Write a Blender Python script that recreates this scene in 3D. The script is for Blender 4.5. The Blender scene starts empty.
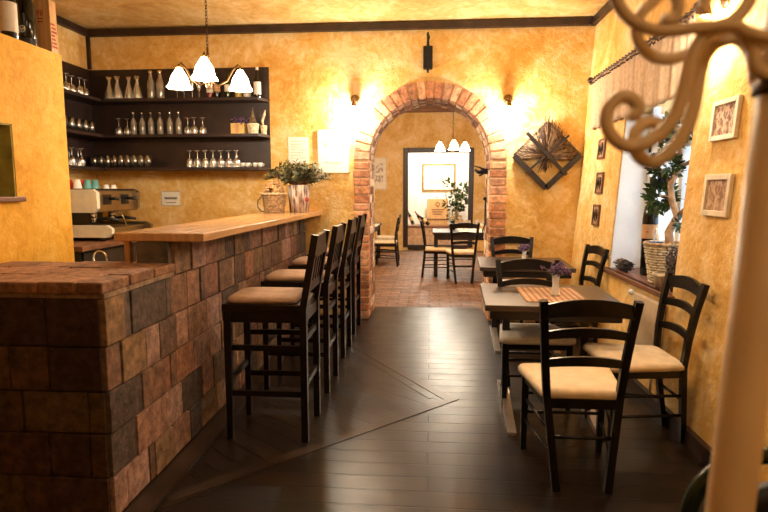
import bpy, bmesh, math, random
from math import pi, sin, cos, atan2, sqrt, radians
from mathutils import Vector, Matrix, Euler
random.seed(11)
S = bpy.context.scene
COL = S.collection

# ------------------------------------------------------------------ helpers
class MB:
    """collects shapes into one mesh"""
    def __init__(self):
        self.bm = bmesh.new()
        self.cl = self.bm.loops.layers.float_color.new('Col')
        self.col = (1, 1, 1, 1)
    def _paint(self, faces, smooth=False):
        for f in faces:
            f.smooth = smooth
            for l in f.loops:
                l[self.cl] = self.col
    def box(self, x0, y0, z0, x1, y1, z1, bev=0.0):
        return self.obox(((x0+x1)/2, (y0+y1)/2, (z0+z1)/2), (abs(x1-x0), abs(y1-y0), abs(z1-z0)), None, bev)
    def obox(self, c, s, rot=None, bev=0.0):
        m = Matrix.Translation(Vector(c))
        if rot is not None:
            m = m @ (rot if isinstance(rot, Matrix) else Euler(rot).to_matrix().to_4x4())
        hx, hy, hz = s[0]/2, s[1]/2, s[2]/2
        vs = [self.bm.verts.new(m @ Vector((a*hx, b*hy, d*hz))) for a in (-1, 1) for b in (-1, 1) for d in (-1, 1)]
        fs = []
        for q in ((0,1,3,2), (4,6,7,5), (0,4,5,1), (2,3,7,6), (0,2,6,4), (1,5,7,3)):
            fs.append(self.bm.faces.new([vs[i] for i in q]))
        if bev > 0:
            es = list({e for f in fs for e in f.edges})
            r = bmesh.ops.bevel(self.bm, geom=es, offset=bev, segments=2, profile=0.5, affect='EDGES')
            fs = [f for f in set(r['faces']) | {f for v in vs if v.is_valid for f in v.link_faces} if f.is_valid]
            seen = set(fs); todo = list(fs)
            while todo:
                f = todo.pop()
                for e in f.edges:
                    for g in e.link_faces:
                        if g not in seen:
                            seen.add(g); todo.append(g)
            fs = list(seen)
        self._paint(fs)
        return self
    def bar(self, a, b, w, h=None, w2=None, h2=None, up=(0, 0, 1), bev=0.0):
        """tapered rectangular bar from a to b"""
        a, b = Vector(a), Vector(b); h = w if h is None else h
        w2 = w if w2 is None else w2; h2 = h if h2 is None else h2
        d = (b-a).normalized(); u = Vector(up)
        if abs(d.dot(u)) > .97: u = Vector((0, 1, 0))
        r = d.cross(u).normalized(); u = r.cross(d).normalized()
        vs = []
        for p, ww, hh in ((a, w, h), (b, w2, h2)):
            for s, t in ((-1,-1), (1,-1), (1,1), (-1,1)):
                vs.append(self.bm.verts.new(p + r*(s*ww/2) + u*(t*hh/2)))
        fs = [self.bm.faces.new([vs[i] for i in q]) for q in ((3,2,1,0), (4,5,6,7), (0,1,5,4), (1,2,6,5), (2,3,7,6), (3,0,4,7))]
        if bev > 0:
            es = list({e for f in fs for e in f.edges})
            r = bmesh.ops.bevel(self.bm, geom=es, offset=bev, segments=2, profile=0.5, affect='EDGES')
            fs = [f for f in r['faces'] if f.is_valid] + [f for f in fs if f.is_valid]
        self._paint(fs)
        return self
    def tube(self, pts, r, seg=8, closed=False, cap=True):
        pts = [Vector(p) for p in pts]; n = len(pts)
        rs = r if isinstance(r, (list, tuple)) else [r]*n
        rings = []; prev = None
        for i, p in enumerate(pts):
            if closed: t = pts[(i+1) % n]-pts[i-1]
            else: t = pts[min(i+1, n-1)]-pts[max(i-1, 0)]
            t = t.normalized() if t.length > 1e-9 else Vector((0, 0, 1))
            if prev is None:
                u = Vector((0, 0, 1)) if abs(t.z) < .9 else Vector((1, 0, 0))
                prev = (u - t*u.dot(t)).normalized()
            else:
                prev = prev - t*prev.dot(t)
                prev = prev.normalized() if prev.length > 1e-6 else t.orthogonal().normalized()
            bn = t.cross(prev)
            rings.append([self.bm.verts.new(p + (prev*cos(2*pi*k/seg) + bn*sin(2*pi*k/seg))*rs[i]) for k in range(seg)])
        fs = []
        for i in range(n if closed else n-1):
            A, B = rings[i], rings[(i+1) % n]
            for k in range(seg):
                fs.append(self.bm.faces.new([A[k], A[(k+1) % seg], B[(k+1) % seg], B[k]]))
        self._paint(fs, True)
        if not closed and cap:
            self._paint([self.bm.faces.new(rings[0][::-1]), self.bm.faces.new(rings[-1])])
        return self
    def lathe(self, prof, seg=20, c=(0, 0, 0), mat=None, close=False):
        """prof = [(r,z)...] about local Z"""
        m = Matrix.Translation(Vector(c)) @ (mat if mat is not None else Matrix.Identity(4))
        rings = []
        for (r, z) in prof:
            if r < 1e-6: rings.append([self.bm.verts.new(m @ Vector((0, 0, z)))])
            else: rings.append([self.bm.verts.new(m @ Vector((r*cos(2*pi*k/seg), r*sin(2*pi*k/seg), z))) for k in range(seg)])
        fs = []
        pairs = list(zip(rings[:-1], rings[1:]))
        if close: pairs.append((rings[-1], rings[0]))
        for A, B in pairs:
            for k in range(seg):
                k2 = (k+1) % seg
                if len(A) == 1 and len(B) == 1: continue
                if len(A) == 1: fs.append(self.bm.faces.new([A[0], B[k2], B[k]]))
                elif len(B) == 1: fs.append(self.bm.faces.new([A[k], A[k2], B[0]]))
                else: fs.append(self.bm.faces.new([A[k], A[k2], B[k2], B[k]]))
        self._paint(fs, True)
        return self
    def cyl(self, a, b, r, r2=None, seg=16):
        return self.tube([a, b], [r, r if r2 is None else r2], seg)
    def ball(self, c, r, seg=12, sc=(1, 1, 1)):
        n = seg//2
        prof = [(r*sin(pi*i/n), -r*cos(pi*i/n)) for i in range(n+1)]
        return self.lathe(prof, seg, c, Matrix.Diagonal((sc[0], sc[1], sc[2], 1)))
    def prism(self, poly, y0, y1, axis='y'):
        """poly in (a,b); axis y: (x,z), axis x: (y,z), axis z: (x,y)"""
        def P(a, b, t):
            return {'y': (a, t, b), 'x': (t, a, b), 'z': (a, b, t)}[axis]
        A = [self.bm.verts.new(P(a, b, y0)) for a, b in poly]
        B = [self.bm.verts.new(P(a, b, y1)) for a, b in poly]
        fs = [self.bm.faces.new(A), self.bm.faces.new(B[::-1])]
        n = len(poly)
        for i in range(n):
            fs.append(self.bm.faces.new([A[i], B[i], B[(i+1) % n], A[(i+1) % n]]))
        self._paint(fs)
        return self
    def quad(self, *ps, smooth=False):
        f = self.bm.faces.new([self.bm.verts.new(p) for p in ps]); self._paint([f], smooth); return self
    def grid(self, fn, nu, nv, smooth=True):
        V = [[self.bm.verts.new(fn(i/nu, j/nv)) for j in range(nv+1)] for i in range(nu+1)]
        fs = [self.bm.faces.new([V[i][j], V[i+1][j], V[i+1][j+1], V[i][j+1]]) for i in range(nu) for j in range(nv)]
        self._paint(fs, smooth); return self
    def hexa(self, v8):
        """8 corner points: bottom ring then top ring"""
        vs = [self.bm.verts.new(p) for p in v8]
        self._paint([self.bm.faces.new([vs[i] for i in q]) for q in ((3,2,1,0), (4,5,6,7), (0,1,5,4), (1,2,6,5), (2,3,7,6), (3,0,4,7))])
        return self
    def build(self, name, mat, parent=None, loc=None, recalc=True):
        if recalc: bmesh.ops.recalc_face_normals(self.bm, faces=self.bm.faces[:])
        me = bpy.data.meshes.new(name); self.bm.to_mesh(me); self.bm.free()
        me.materials.append(mat)
        o = bpy.data.objects.new(name, me); COL.objects.link(o)
        if parent is not None: o.parent = parent
        if loc is not None: o.location = loc
        return o

def tag(o, label, cat, group=None, kind=None):
    o['label'] = label; o['category'] = cat
    if group: o['group'] = group
    if kind: o['kind'] = kind
    return o
def thing(name, label, cat, loc=(0, 0, 0), rz=0, group=None):
    o = bpy.data.objects.new(name, None); COL.objects.link(o)
    o.location = loc; o.rotation_euler = (0, 0, rz); o.empty_display_size = .1
    return tag(o, label, cat, group)
def copy_tree(o, parent=None):
    c = o.copy(); COL.objects.link(c)
    if parent is not None: c.parent = parent
    for ch in list(o.children): copy_tree(ch, c)
    return c
def put(o, loc, rz=0, label=None, group=None, sc=None):
    o.location = loc; o.rotation_euler = (0, 0, rz)
    if label: o['label'] = label
    if group: o['group'] = group
    if sc: o.scale = (sc, sc, sc)
    return o
def struct(o, label, cat):
    return tag(o, label, cat, None, 'structure')

# ------------------------------------------------------------------ materials
def newmat(name):
    m = bpy.data.materials.new(name); m.use_nodes = True
    return m, m.node_tree.nodes, m.node_tree.links, m.node_tree.nodes['Principled BSDF']
def ramp(N, stops):
    r = N.new('ShaderNodeValToRGB'); e = r.color_ramp.elements
    while len(e) < len(stops): e.new(.5)
    for i, (p, c) in enumerate(stops):
        e[i].position = p; e[i].color = (*c, 1) if len(c) == 3 else c
    return r
def simple(name, col, rough=.5, metal=0, var=.12, scale=14, bump=0, bscale=60, spec=.5, coat=0, stretch=None):
    m, N, L, B = newmat(name)
    B.inputs['Roughness'].default_value = rough; B.inputs['Metallic'].default_value = metal
    B.inputs['Specular IOR Level'].default_value = spec
    if coat: B.inputs['Coat Weight'].default_value = coat; B.inputs['Coat Roughness'].default_value = .2
    tc = N.new('ShaderNodeTexCoord'); nz = N.new('ShaderNodeTexNoise')
    nz.inputs['Scale'].default_value = scale; nz.inputs['Detail'].default_value = 4
    src = tc.outputs['Object']
    if stretch:
        mp = N.new('ShaderNodeMapping'); mp.inputs['Scale'].default_value = stretch
        L.new(src, mp.inputs['Vector']); src = mp.outputs['Vector']
    L.new(src, nz.inputs['Vector'])
    lo = tuple(max(0, c*(1-var*2)) for c in col); hi = tuple(min(1, c*(1+var*2)) for c in col)
    r = ramp(N, [(.3, lo), (.7, hi)]); L.new(nz.outputs['Fac'], r.inputs['Fac']); L.new(r.outputs['Color'], B.inputs['Base Color'])
    if bump:
        n2 = N.new('ShaderNodeTexNoise'); n2.inputs['Scale'].default_value = bscale; n2.inputs['Detail'].default_value = 3
        L.new(src, n2.inputs['Vector'])
        bp = N.new('ShaderNodeBump'); bp.inputs['Strength'].default_value = bump; bp.inputs['Distance'].default_value = .01
        L.new(n2.outputs['Fac'], bp.inputs['Height']); L.new(bp.outputs['Normal'], B.inputs['Normal'])
    return m
def emit(name, col, strength):
    m, N, L, B = newmat(name)
    B.inputs['Base Color'].default_value = (*col, 1); B.inputs['Emission Color'].default_value = (*col, 1)
    B.inputs['Emission Strength'].default_value = strength
    return m
def plaster(name, dark, mid, light, bump=.35, sc=1.0):
    m, N, L, B = newmat(name)
    B.inputs['Roughness'].default_value = .75; B.inputs['Specular IOR Level'].default_value = .25
    tc = N.new('ShaderNodeTexCoord')
    a = N.new('ShaderNodeTexNoise'); a.inputs['Scale'].default_value = 1.7*sc; a.inputs['Detail'].default_value = 7; a.inputs['Roughness'].default_value = .62; a.inputs['Distortion'].default_value = .8
    b = N.new('ShaderNodeTexNoise'); b.inputs['Scale'].default_value = 9*sc; b.inputs['Detail'].default_value = 6; b.inputs['Roughness'].default_value = .7; b.inputs['Distortion'].default_value = 1.2
    L.new(tc.outputs['Object'], a.inputs['Vector']); L.new(tc.outputs['Object'], b.inputs['Vector'])
    mx = N.new('ShaderNodeMath'); mx.operation = 'MULTIPLY_ADD'; mx.inputs[1].default_value = .45
    ml = N.new('ShaderNodeMath'); ml.operation = 'MULTIPLY'; ml.inputs[1].default_value = .55
    L.new(a.outputs['Fac'], ml.inputs[0]); L.new(b.outputs['Fac'], mx.inputs[0]); L.new(ml.outputs[0], mx.inputs[2])
    r = ramp(N, [(.39, dark), (.5, mid), (.60, light)])
    L.new(mx.outputs[0], r.inputs['Fac']); L.new(r.outputs['Color'], B.inputs['Base Color'])
    n2 = N.new('ShaderNodeTexNoise'); n2.inputs['Scale'].default_value = 22; n2.inputs['Detail'].default_value = 8; n2.inputs['Roughness'].default_value = .65
    L.new(tc.outputs['Object'], n2.inputs['Vector'])
    bp = N.new('ShaderNodeBump'); bp.inputs['Strength'].default_value = bump; bp.inputs['Distance'].default_value = .02
    L.new(n2.outputs['Fac'], bp.inputs['Height']); L.new(bp.outputs['Normal'], B.inputs['Normal'])
    return m
def brickmat(name, rough=.75, bump=.6, gain=1.0, spec=.3):
    """colour of each brick from its own colour attribute, with speckle"""
    m, N, L, B = newmat(name)
    B.inputs['Roughness'].default_value = rough; B.inputs['Specular IOR Level'].default_value = spec
    at = N.new('ShaderNodeAttribute'); at.attribute_name = 'Col'
    tc = N.new('ShaderNodeTexCoord'); nz = N.new('ShaderNodeTexNoise')
    nz.inputs['Scale'].default_value = 16; nz.inputs['Detail'].default_value = 8; nz.inputs['Roughness'].default_value = .7
    L.new(tc.outputs['Object'], nz.inputs['Vector'])
    r = ramp(N, [(.30, (.38, .34, .32)), (.5, (1, 1, 1)), (.70, (1.8, 1.7, 1.6))])
    L.new(nz.outputs['Fac'], r.inputs['Fac'])
    mx = N.new('ShaderNodeMix'); mx.data_type = 'RGBA'; mx.blend_type = 'MULTIPLY'; mx.inputs['Factor'].default_value = 1
    L.new(at.outputs['Color'], mx.inputs['A']); L.new(r.outputs['Color'], mx.inputs['B']); L.new(mx.outputs['Result'], B.inputs['Base Color'])
    n2 = N.new('ShaderNodeTexNoise'); n2.inputs['Scale'].default_value = 45; n2.inputs['Detail'].default_value = 6
    L.new(tc.outputs['Object'], n2.inputs['Vector'])
    bp = N.new('ShaderNodeBump'); bp.inputs['Strength'].default_value = bump; bp.inputs['Distance'].default_value = .012
    L.new(n2.outputs['Fac'], bp.inputs['Height']); L.new(bp.outputs['Normal'], B.inputs['Normal'])
    return m
def planks(name, row, length, c1, c2, mort, rough, rot=0, mortar=.006, bump=.5, grain=(1, 30, 1), gb=.10, spec=.36):
    if name == 'brick_paving': gb = .4
    m, N, L, B = newmat(name)
    B.inputs['Specular IOR Level'].default_value = spec
    tc = N.new('ShaderNodeTexCoord'); mp = N.new('ShaderNodeMapping'); mp.inputs['Rotation'].default_value = (0, 0, rot)
    L.new(tc.outputs['Object'], mp.inputs['Vector'])
    bt = N.new('ShaderNodeTexBrick'); bt.inputs['Scale'].default_value = 1
    bt.inputs['Brick Width'].default_value = length; bt.inputs['Row Height'].default_value = row
    bt.inputs['Mortar Size'].default_value = mortar; bt.inputs['Mortar Smooth'].default_value = .3
    bt.inputs['Color1'].default_value = (*c1, 1); bt.inputs['Color2'].default_value = (*c2, 1); bt.inputs['Mortar'].default_value = (*mort, 1)
    L.new(mp.outputs['Vector'], bt.inputs['Vector'])
    m2 = N.new('ShaderNodeMapping'); m2.inputs['Scale'].default_value = grain; L.new(mp.outputs['Vector'], m2.inputs['Vector'])
    nz = N.new('ShaderNodeTexNoise'); nz.inputs['Scale'].default_value = 2.5; nz.inputs['Detail'].default_value = 8; nz.inputs['Roughness'].default_value = .6
    L.new(m2.outputs['Vector'], nz.inputs['Vector'])
    r = ramp(N, [(.3, (.55, .52, .5)), (.7, (1.5, 1.45, 1.4))]); L.new(nz.outputs['Fac'], r.inputs['Fac'])
    mx = N.new('ShaderNodeMix'); mx.data_type = 'RGBA'; mx.blend_type = 'MULTIPLY'; mx.inputs['Factor'].default_value = 1
    L.new(bt.outputs['Color'], mx.inputs['A']); L.new(r.outputs['Color'], mx.inputs['B']); L.new(mx.outputs['Result'], B.inputs['Base Color'])
    rr = ramp(N, [(.3, (rough*.85,)*3), (.75, (rough*1.1,)*3)])
    nb = N.new('ShaderNodeTexNoise'); nb.inputs['Scale'].default_value = 5; nb.inputs['Detail'].default_value = 6; L.new(mp.outputs['Vector'], nb.inputs['Vector'])
    L.new(nb.outputs['Fac'], rr.inputs['Fac']); L.new(rr.outputs['Color'], B.inputs['Roughness'])
    ad = N.new('ShaderNodeMath'); ad.operation = 'MULTIPLY_ADD'; ad.inputs[1].default_value = -1.0
    sc = N.new('ShaderNodeMath'); sc.operation = 'MULTIPLY'; sc.inputs[1].default_value = gb
    L.new(nz.outputs['Fac'], sc.inputs[0]); L.new(bt.outputs['Fac'], ad.inputs[0]); L.new(sc.outputs[0], ad.inputs[2])
    bp = N.new('ShaderNodeBump'); bp.inputs['Strength'].default_value = bump; bp.inputs['Distance'].default_value = .008
    L.new(ad.outputs[0], bp.inputs['Height']); L.new(bp.outputs['Normal'], B.inputs['Normal'])
    return m
def glass(name, tint, gloss=(1, 1, 1), lo=.12, hi=.75, rough=.04):
    """thin glass: clear face on, brighter reflection at the rims"""
    m, N, L, B = newmat(name); N.remove(B)
    out = N['Material Output']
    t = N.new('ShaderNodeBsdfTransparent'); t.inputs['Color'].default_value = (*tint, 1)
    g = N.new('ShaderNodeBsdfGlossy'); g.inputs['Color'].default_value = (*gloss, 1); g.inputs['Roughness'].default_value = rough
    lw = N.new('ShaderNodeLayerWeight'); lw.inputs['Blend'].default_value = .45
    mr = N.new('ShaderNodeMapRange'); mr.inputs['To Min'].default_value = lo; mr.inputs['To Max'].default_value = hi
    mix = N.new('ShaderNodeMixShader')
    L.new(lw.outputs['Facing'], mr.inputs['Value']); L.new(mr.outputs['Result'], mix.inputs['Fac'])
    L.new(t.outputs[0], mix.inputs[1]); L.new(g.outputs[0], mix.inputs[2]); L.new(mix.outputs[0], out.inputs['Surface'])
    return m

M = {}
M['plaster'] = plaster('ochre_plaster', (.66, .33, .06), (.77, .48, .15), (.86, .65, .34), .6)
M['plaster_gold'] = plaster('golden_plaster', (.66, .31, .025), (.78, .42, .045), (.83, .51, .10), .3)
M['ceiling'] = plaster('ceiling_plaster', (.56, .31, .09), (.70, .45, .16), (.80, .60, .31), .2)
M['far_plaster'] = plaster('far_plaster', (.62, .36, .10), (.74, .50, .20), (.82, .62, .35))
M['white_plaster'] = simple('white_plaster', (.78, .76, .72), .8, var=.04, scale=3, bump=.2, bscale=20)
M['green_paint'] = simple('green_paint', (.34, .31, .07), .7, var=.2, scale=7)
M['floor'] = planks('dark_planks', .135, 2.6, (.010, .0066, .005), (.019, .012, .0085), (.003, .002, .0015), .33)
M['floor_diag'] = planks('dark_planks_diagonal', .12, 2.2, (.011, .007, .0052), (.020, .013, .009), (.003, .002, .0015), .33, rot=radians(38))
M['floor_band'] = simple('floor_band', (.036, .023, .016), .33, var=.3, scale=3, bump=.1, bscale=10, spec=.25)
M['floor_brick'] = planks('brick_paving', .13, .27, (.25, .13, .07), (.12, .058, .03), (.055, .035, .022), .55, mortar=.01, bump=.6, grain=(6, 6, 6))
M['brick'] = brickmat('masonry')
M['arch_brick'] = brickmat('arch_masonry', .8, .5)
M['mortar'] = simple('mortar', (.10, .075, .05), .9, var=.2, bump=.5)
M['arch_mortar'] = simple('arch_mortar', (.62, .42, .24), .9, var=.1, bump=.5)
M['beam'] = simple('beam_wood', (.030, .013, .008), .5, var=.3, scale=8, bump=.2)
M['brown_beam'] = simple('brown_beam_wood', (.20, .085, .035), .5, var=.3, scale=5, stretch=(.4, 6, 6))
M['shelf'] = simple('shelf_wood', (.026, .012, .009), .45, var=.2, scale=6)
M['chair'] = simple('chair_wood', (.0055, .0042, .0042), .30, var=.3, scale=20, spec=.35)
M['stool'] = simple('stool_wood', (.0075, .0035, .003), .30, var=.3, scale=20, spec=.35)
M['table'] = simple('table_wood', (.060, .038, .024), .32, var=.25, scale=4, bump=.1, stretch=(1, 12, 12))
M['table_leg'] = simple('table_iron', (.010, .008, .008), .35, var=.1)
M['foot_metal'] = simple('foot_metal', (.42, .36, .31), .3, metal=.7, var=.1)
M['cream'] = simple('cream_fabric', (.74, .59, .40), .8, var=.06, bump=.25, bscale=220)
M['white_fabric'] = simple('white_fabric', (.74, .69, .62), .8, var=.04, bump=.25, bscale=220)
M['tan_fabric'] = simple('tan_fabric', (.36, .225, .145), .8, var=.1, bump=.25, bscale=200)
M['oak'] = simple('oak_top', (.56, .31, .13), .25, var=.09, scale=2.5, stretch=(16, .7, 4), coat=.3)
M['oak_end'] = simple('oak_end', (.16, .065, .03), .5, var=.2, scale=6)
M['sill'] = simple('sill_wood', (.17, .07, .035), .4, var=.2, scale=5, stretch=(8, 1, 8))
M['steel'] = simple('steel', (.40, .32, .22), .3, metal=1, var=.05)
M['chrome'] = simple('chrome', (.75, .72, .68), .12, metal=1, var=.02)
M['cream_enamel'] = simple('cream_enamel', (.74, .68, .52), .3, var=.04)
M['black'] = simple('black_plastic', (.008, .008, .008), .35, var=.1)
M['iron'] = simple('black_iron', (.010, .008, .007), .42, metal=.3, var=.2, bump=.2)
M['blue_iron'] = simple('dark_blue_iron', (.008, .010, .028), .35, metal=.3, var=.2)
M['rod_iron'] = simple('rod_iron', (.045, .022, .014), .45, metal=.4, var=.3)
M['stand'] = simple('beige_enamel', (.70, .51, .28), .38, var=.06, scale=5)
M['brass'] = simple('old_brass', (.22, .12, .05), .35, metal=.8, var=.2)
M['paper'] = simple('paper', (.82, .78, .68), .8, var=.03)
M['ink'] = simple('ink', (.10, .06, .04), .8, var=.2)
M['red_ink'] = simple('red_ink', (.42, .06, .03), .8, var=.2)
M['frame_white'] = simple('cream_frame', (.70, .58, .40), .45, var=.08)
M['frame_gold'] = simple('gilt_frame', (.28, .15, .05), .4, metal=.4, var=.2)
M['frame_dark'] = simple('dark_frame', (.022, .010, .006), .4, var=.2)
M['white_frame'] = simple('window_paint', (.80, .80, .80), .4, var=.02)
M['pale_wood'] = simple('pale_wood', (.62, .37, .16), .5, var=.14, scale=3, stretch=(12, 12, 1))
M['wicker'] = simple('wicker', (.42, .27, .14), .7, var=.3, scale=40, bump=.4)
M['pale_wicker'] = simple('pale_wicker', (.62, .50, .32), .7, var=.25, scale=40, bump=.4)
M['cork'] = simple('cork', (.55, .34, .16), .85, var=.25, scale=60, bump=.4)
M['leaf'] = simple('leaf', (.040, .075, .018), .5, var=.4, scale=9)
M['olive_leaf'] = simple('olive_leaf', (.13, .14, .06), .55, var=.4, scale=12)
M['teal_leaf'] = simple('teal_leaf', (.03, .085, .06), .5, var=.3, scale=12)
M['bark'] = simple('bark', (.36, .22, .12), .8, var=.25, scale=18, bump=.4)
M['lavender'] = simple('lavender', (.14, .075, .17), .8, var=.4, scale=60)
M['dry_herb'] = simple('dried_herb', (.13, .10, .09), .9, var=.5, scale=50)
M['dark_herb'] = simple('dark_dried_stems', (.045, .035, .035), .85, var=.5, scale=50)
M['straw'] = simple('straw', (.24, .15, .075), .7, var=.35, scale=25)
M['straw_dark'] = simple('straw_dark', (.085, .045, .04), .75, var=.35, scale=25)
M['dark_wood'] = simple('dark_wood', (.020, .011, .008), .5, var=.35, scale=8)
M['purple'] = simple('purple_petal', (.16, .09, .42), .6, var=.3, scale=40)
M['ceramic'] = simple('white_ceramic', (.82, .79, .74), .2, var=.02)
M['blue_glaze'] = simple('blue_glaze', (.07, .16, .48), .25, var=.15)
M['red_cup'] = simple('red_glaze', (.50, .035, .02), .3, var=.1)
M['teal_cup'] = simple('teal_glaze', (.12, .34, .34), .3, var=.1)
M['yellow_card'] = simple('yellow_card', (.72, .48, .16), .6, var=.1)
M['terracotta'] = simple('pink_clay', (.52, .34, .22), .7, var=.15)
M['radiator'] = simple('radiator_enamel', (.60, .47, .32), .45, var=.04)
M['green_enamel'] = simple('green_enamel', (.008, .017, .010), .22, var=.15)
M['blue_cloth'] = simple('dark_blue_leather', (.010, .012, .020), .5, var=.2)
M['dark_glass'] = simple('dark_glass', (.006, .006, .004), .08, var=.1)
M['green_glass'] = simple('green_glass', (.018, .022, .006), .1, var=.1)
M['label_tan'] = simple('label_tan', (.58, .32, .14), .7, var=.1)
M['label_white'] = simple('label_white', (.80, .76, .66), .7, var=.04)
M['red_liquor'] = simple('red_liquor', (.22, .035, .02), .12, var=.1)
M['gold_liquor'] = simple('gold_liquor', (.45, .30, .06), .12, var=.1)
M['clear_spirit'] = simple('clear_spirit', (.52, .50, .44), .12, var=.08)
M['frosted'] = simple('frosted_bottle', (.34, .31, .26), .14, metal=.45, var=.15)
M['glass'] = glass('clear_glass', (.86, .86, .83), lo=.36, hi=1, rough=.22)
M['window_glass'] = glass('window_glass', (.93, .95, .97), lo=.03, hi=.3)
M['lamp_glass'] = emit('lit_lamp_glass', (1, .80, .50), 14)
M['far_lamp_glass'] = emit('lit_far_lamp_glass', (1, .84, .56), 12)
M['bulb'] = emit('lit_bulb', (1, .82, .52), 40)
M['linen'] = simple('white_linen', (.74, .70, .62), .8, var=.04)
def curtain_mat():
    m, N, L, B = newmat('lace_curtain')
    B.inputs['Base Color'].default_value = (.60, .40, .235, 1); B.inputs['Roughness'].default_value = .85
    t = N.new('ShaderNodeBsdfTranslucent'); t.inputs['Color'].default_value = (.62, .42, .25, 1)
    mix = N.new('ShaderNodeMixShader'); mix.inputs['Fac'].default_value = .3
    tc = N.new('ShaderNodeTexCoord'); w = N.new('ShaderNodeTexNoise'); w.inputs['Scale'].default_value = 30; w.inputs['Detail'].default_value = 5
    L.new(tc.outputs['Object'], w.inputs['Vector'])
    r = ramp(N, [(.35, (.62, .43, .26)), (.65, (.80, .60, .40))]); L.new(w.outputs['Fac'], r.inputs['Fac']); L.new(r.outputs['Color'], B.inputs['Base Color'])
    L.new(B.outputs[0], mix.inputs[1]); L.new(t.outputs[0], mix.inputs[2]); L.new(mix.outputs[0], N['Material Output'].inputs['Surface'])
    return m
M['curtain'] = curtain_mat()
def mat_stripe():
    m, N, L, B = newmat('woven_mat'); B.inputs['Roughness'].default_value = .8
    tc = N.new('ShaderNodeTexCoord')
    w = N.new('ShaderNodeTexWave'); w.inputs['Scale'].default_value = 8; w.wave_type = 'BANDS'; w.bands_direction = 'X'
    w2 = N.new('ShaderNodeTexWave'); w2.inputs['Scale'].default_value = 6.5; w2.wave_type = 'BANDS'; w2.bands_direction = 'Y'
    L.new(tc.outputs['Object'], w.inputs['Vector']); L.new(tc.outputs['Object'], w2.inputs['Vector'])
    mu = N.new('ShaderNodeMath'); mu.operation = 'MULTIPLY'; L.new(w.outputs['Fac'], mu.inputs[0]); L.new(w2.outputs['Fac'], mu.inputs[1])
    r = ramp(N, [(.12, (.30, .13, .05)), (.45, (.66, .42, .22))]); L.new(mu.outputs[0], r.inputs['Fac']); L.new(r.outputs['Color'], B.inputs['Base Color'])
    return m
M['woven'] = mat_stripe()
def birch():
    m, N, L, B = newmat('birch_bark'); B.inputs['Roughness'].default_value = .7
    tc = N.new('ShaderNodeTexCoord'); mp = N.new('ShaderNodeMapping'); mp.inputs['Scale'].default_value = (46, 46, 7)
    nz = N.new('ShaderNodeTexNoise'); nz.inputs['Scale'].default_value = 1; nz.inputs['Detail'].default_value = 4
    L.new(tc.outputs['Object'], mp.inputs['Vector']); L.new(mp.outputs['Vector'], nz.inputs['Vector'])
    r = ramp(N, [(.40, (.20, .10, .07)), (.5, (.62, .50, .42)), (.62, (.78, .70, .60))]); L.new(nz.outputs['Fac'], r.inputs['Fac']); L.new(r.outputs['Color'], B.inputs['Base Color'])
    return m
M['birch'] = birch()
def etching(name, a, b, scale=9):
    m, N, L, B = newmat(name); B.inputs['Roughness'].default_value = .7
    tc = N.new('ShaderNodeTexCoord'); mp = N.new('ShaderNodeMapping'); mp.inputs['Scale'].default_value = (scale*2.2, scale*2.2, scale*1.5)
    nz = N.new('ShaderNodeTexNoise'); nz.inputs['Scale'].default_value = 1.6; nz.inputs['Detail'].default_value = 6
    L.new(tc.outputs['Object'], mp.inputs['Vector']); L.new(mp.outputs['Vector'], nz.inputs['Vector'])
    r = ramp(N, [(.42, a), (.56, b)]); L.new(nz.outputs['Fac'], r.inputs['Fac']); L.new(r.outputs['Color'], B.inputs['Base Color'])
    return m
M['print_a'] = etching('print_sepia', (.20, .08, .04), (.62, .44, .28), 14)
M['print_b'] = etching('print_brown', (.24, .11, .05), (.50, .32, .18), 12)
M['print_c'] = etching('print_pale', (.42, .34, .27), (.80, .76, .70), 6)

# ------------------------------------------------------------------ room numbers
YB = 6.2; CEIL = 3.225; XL = -3.83; YR = -2.6; YF = 13.5
AX, AR, AZ = -.01, .6625, 1.776          # arch centre x, inner radius, springing height
def xw(z): return 1.50 + .0625*z         # battered right wall

# ------------------------------------------------------------------ shell
mb = MB(); mb.box(XL-.3, YR-.2, -.12, 2.1, YB+.66, 0); fl = mb.build('floor', M['floor'])
struct(fl, 'dark polished plank floor of the bar room', 'floor')
def strip(a, b, w, z, name, m, parent):
    a, b = Vector((*a, z)), Vector((*b, z)); d = (b-a).normalized(); n = Vector((-d.y, d.x, 0))*(w/2)
    q = MB(); q.hexa([a-n-Vector((0,0,.01)), b-n-Vector((0,0,.01)), b+n-Vector((0,0,.01)), a+n-Vector((0,0,.01)), a-n, b-n, b+n, a+n]); return q.build(name, m, parent)
apex = (.17, 3.77)
q = MB(); q.prism([(-.74, 5.13), (-1.22, 5.13+.78), (-1.22, 2.3), (-.83, 2.72), apex], -.01, .0015, 'z'); q.build('diagonal_boards', M['floor_diag'], fl)
strip((-1.22, 5.9), (.17, 3.745), .075, .004, 'border_board', M['floor_band'], fl)
strip((-1.16, 5.62), (.02, 3.79), .035, .0032, 'border_board', M['floor'], fl)
strip((-1.22, 2.40), (.19, 3.815), .075, .0035, 'border_board', M['floor_band'], fl)
mb = MB(); mb.box(-2.8, YB+.66, -.12, 2.8, YF+.4, 0); f2 = mb.build('floor_far', M['floor_brick'])
struct(f2, 'reddish brick paved floor of the dining room beyond the arch', 'floor')
mb = MB(); mb.box(XL-.3, YR-.2, CEIL, 2.1, YB+.66, CEIL+.12); struct(mb.build('ceiling', M['ceiling']), 'mottled yellow plaster ceiling of the bar room', 'ceiling')
mb = MB(); mb.box(-2.8, YB+.66, 3.50, 2.8, YF+.4, 3.6); struct(mb.build('ceiling_far', M['ceiling']), 'ceiling of the dining room beyond the arch', 'ceiling')

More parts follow.
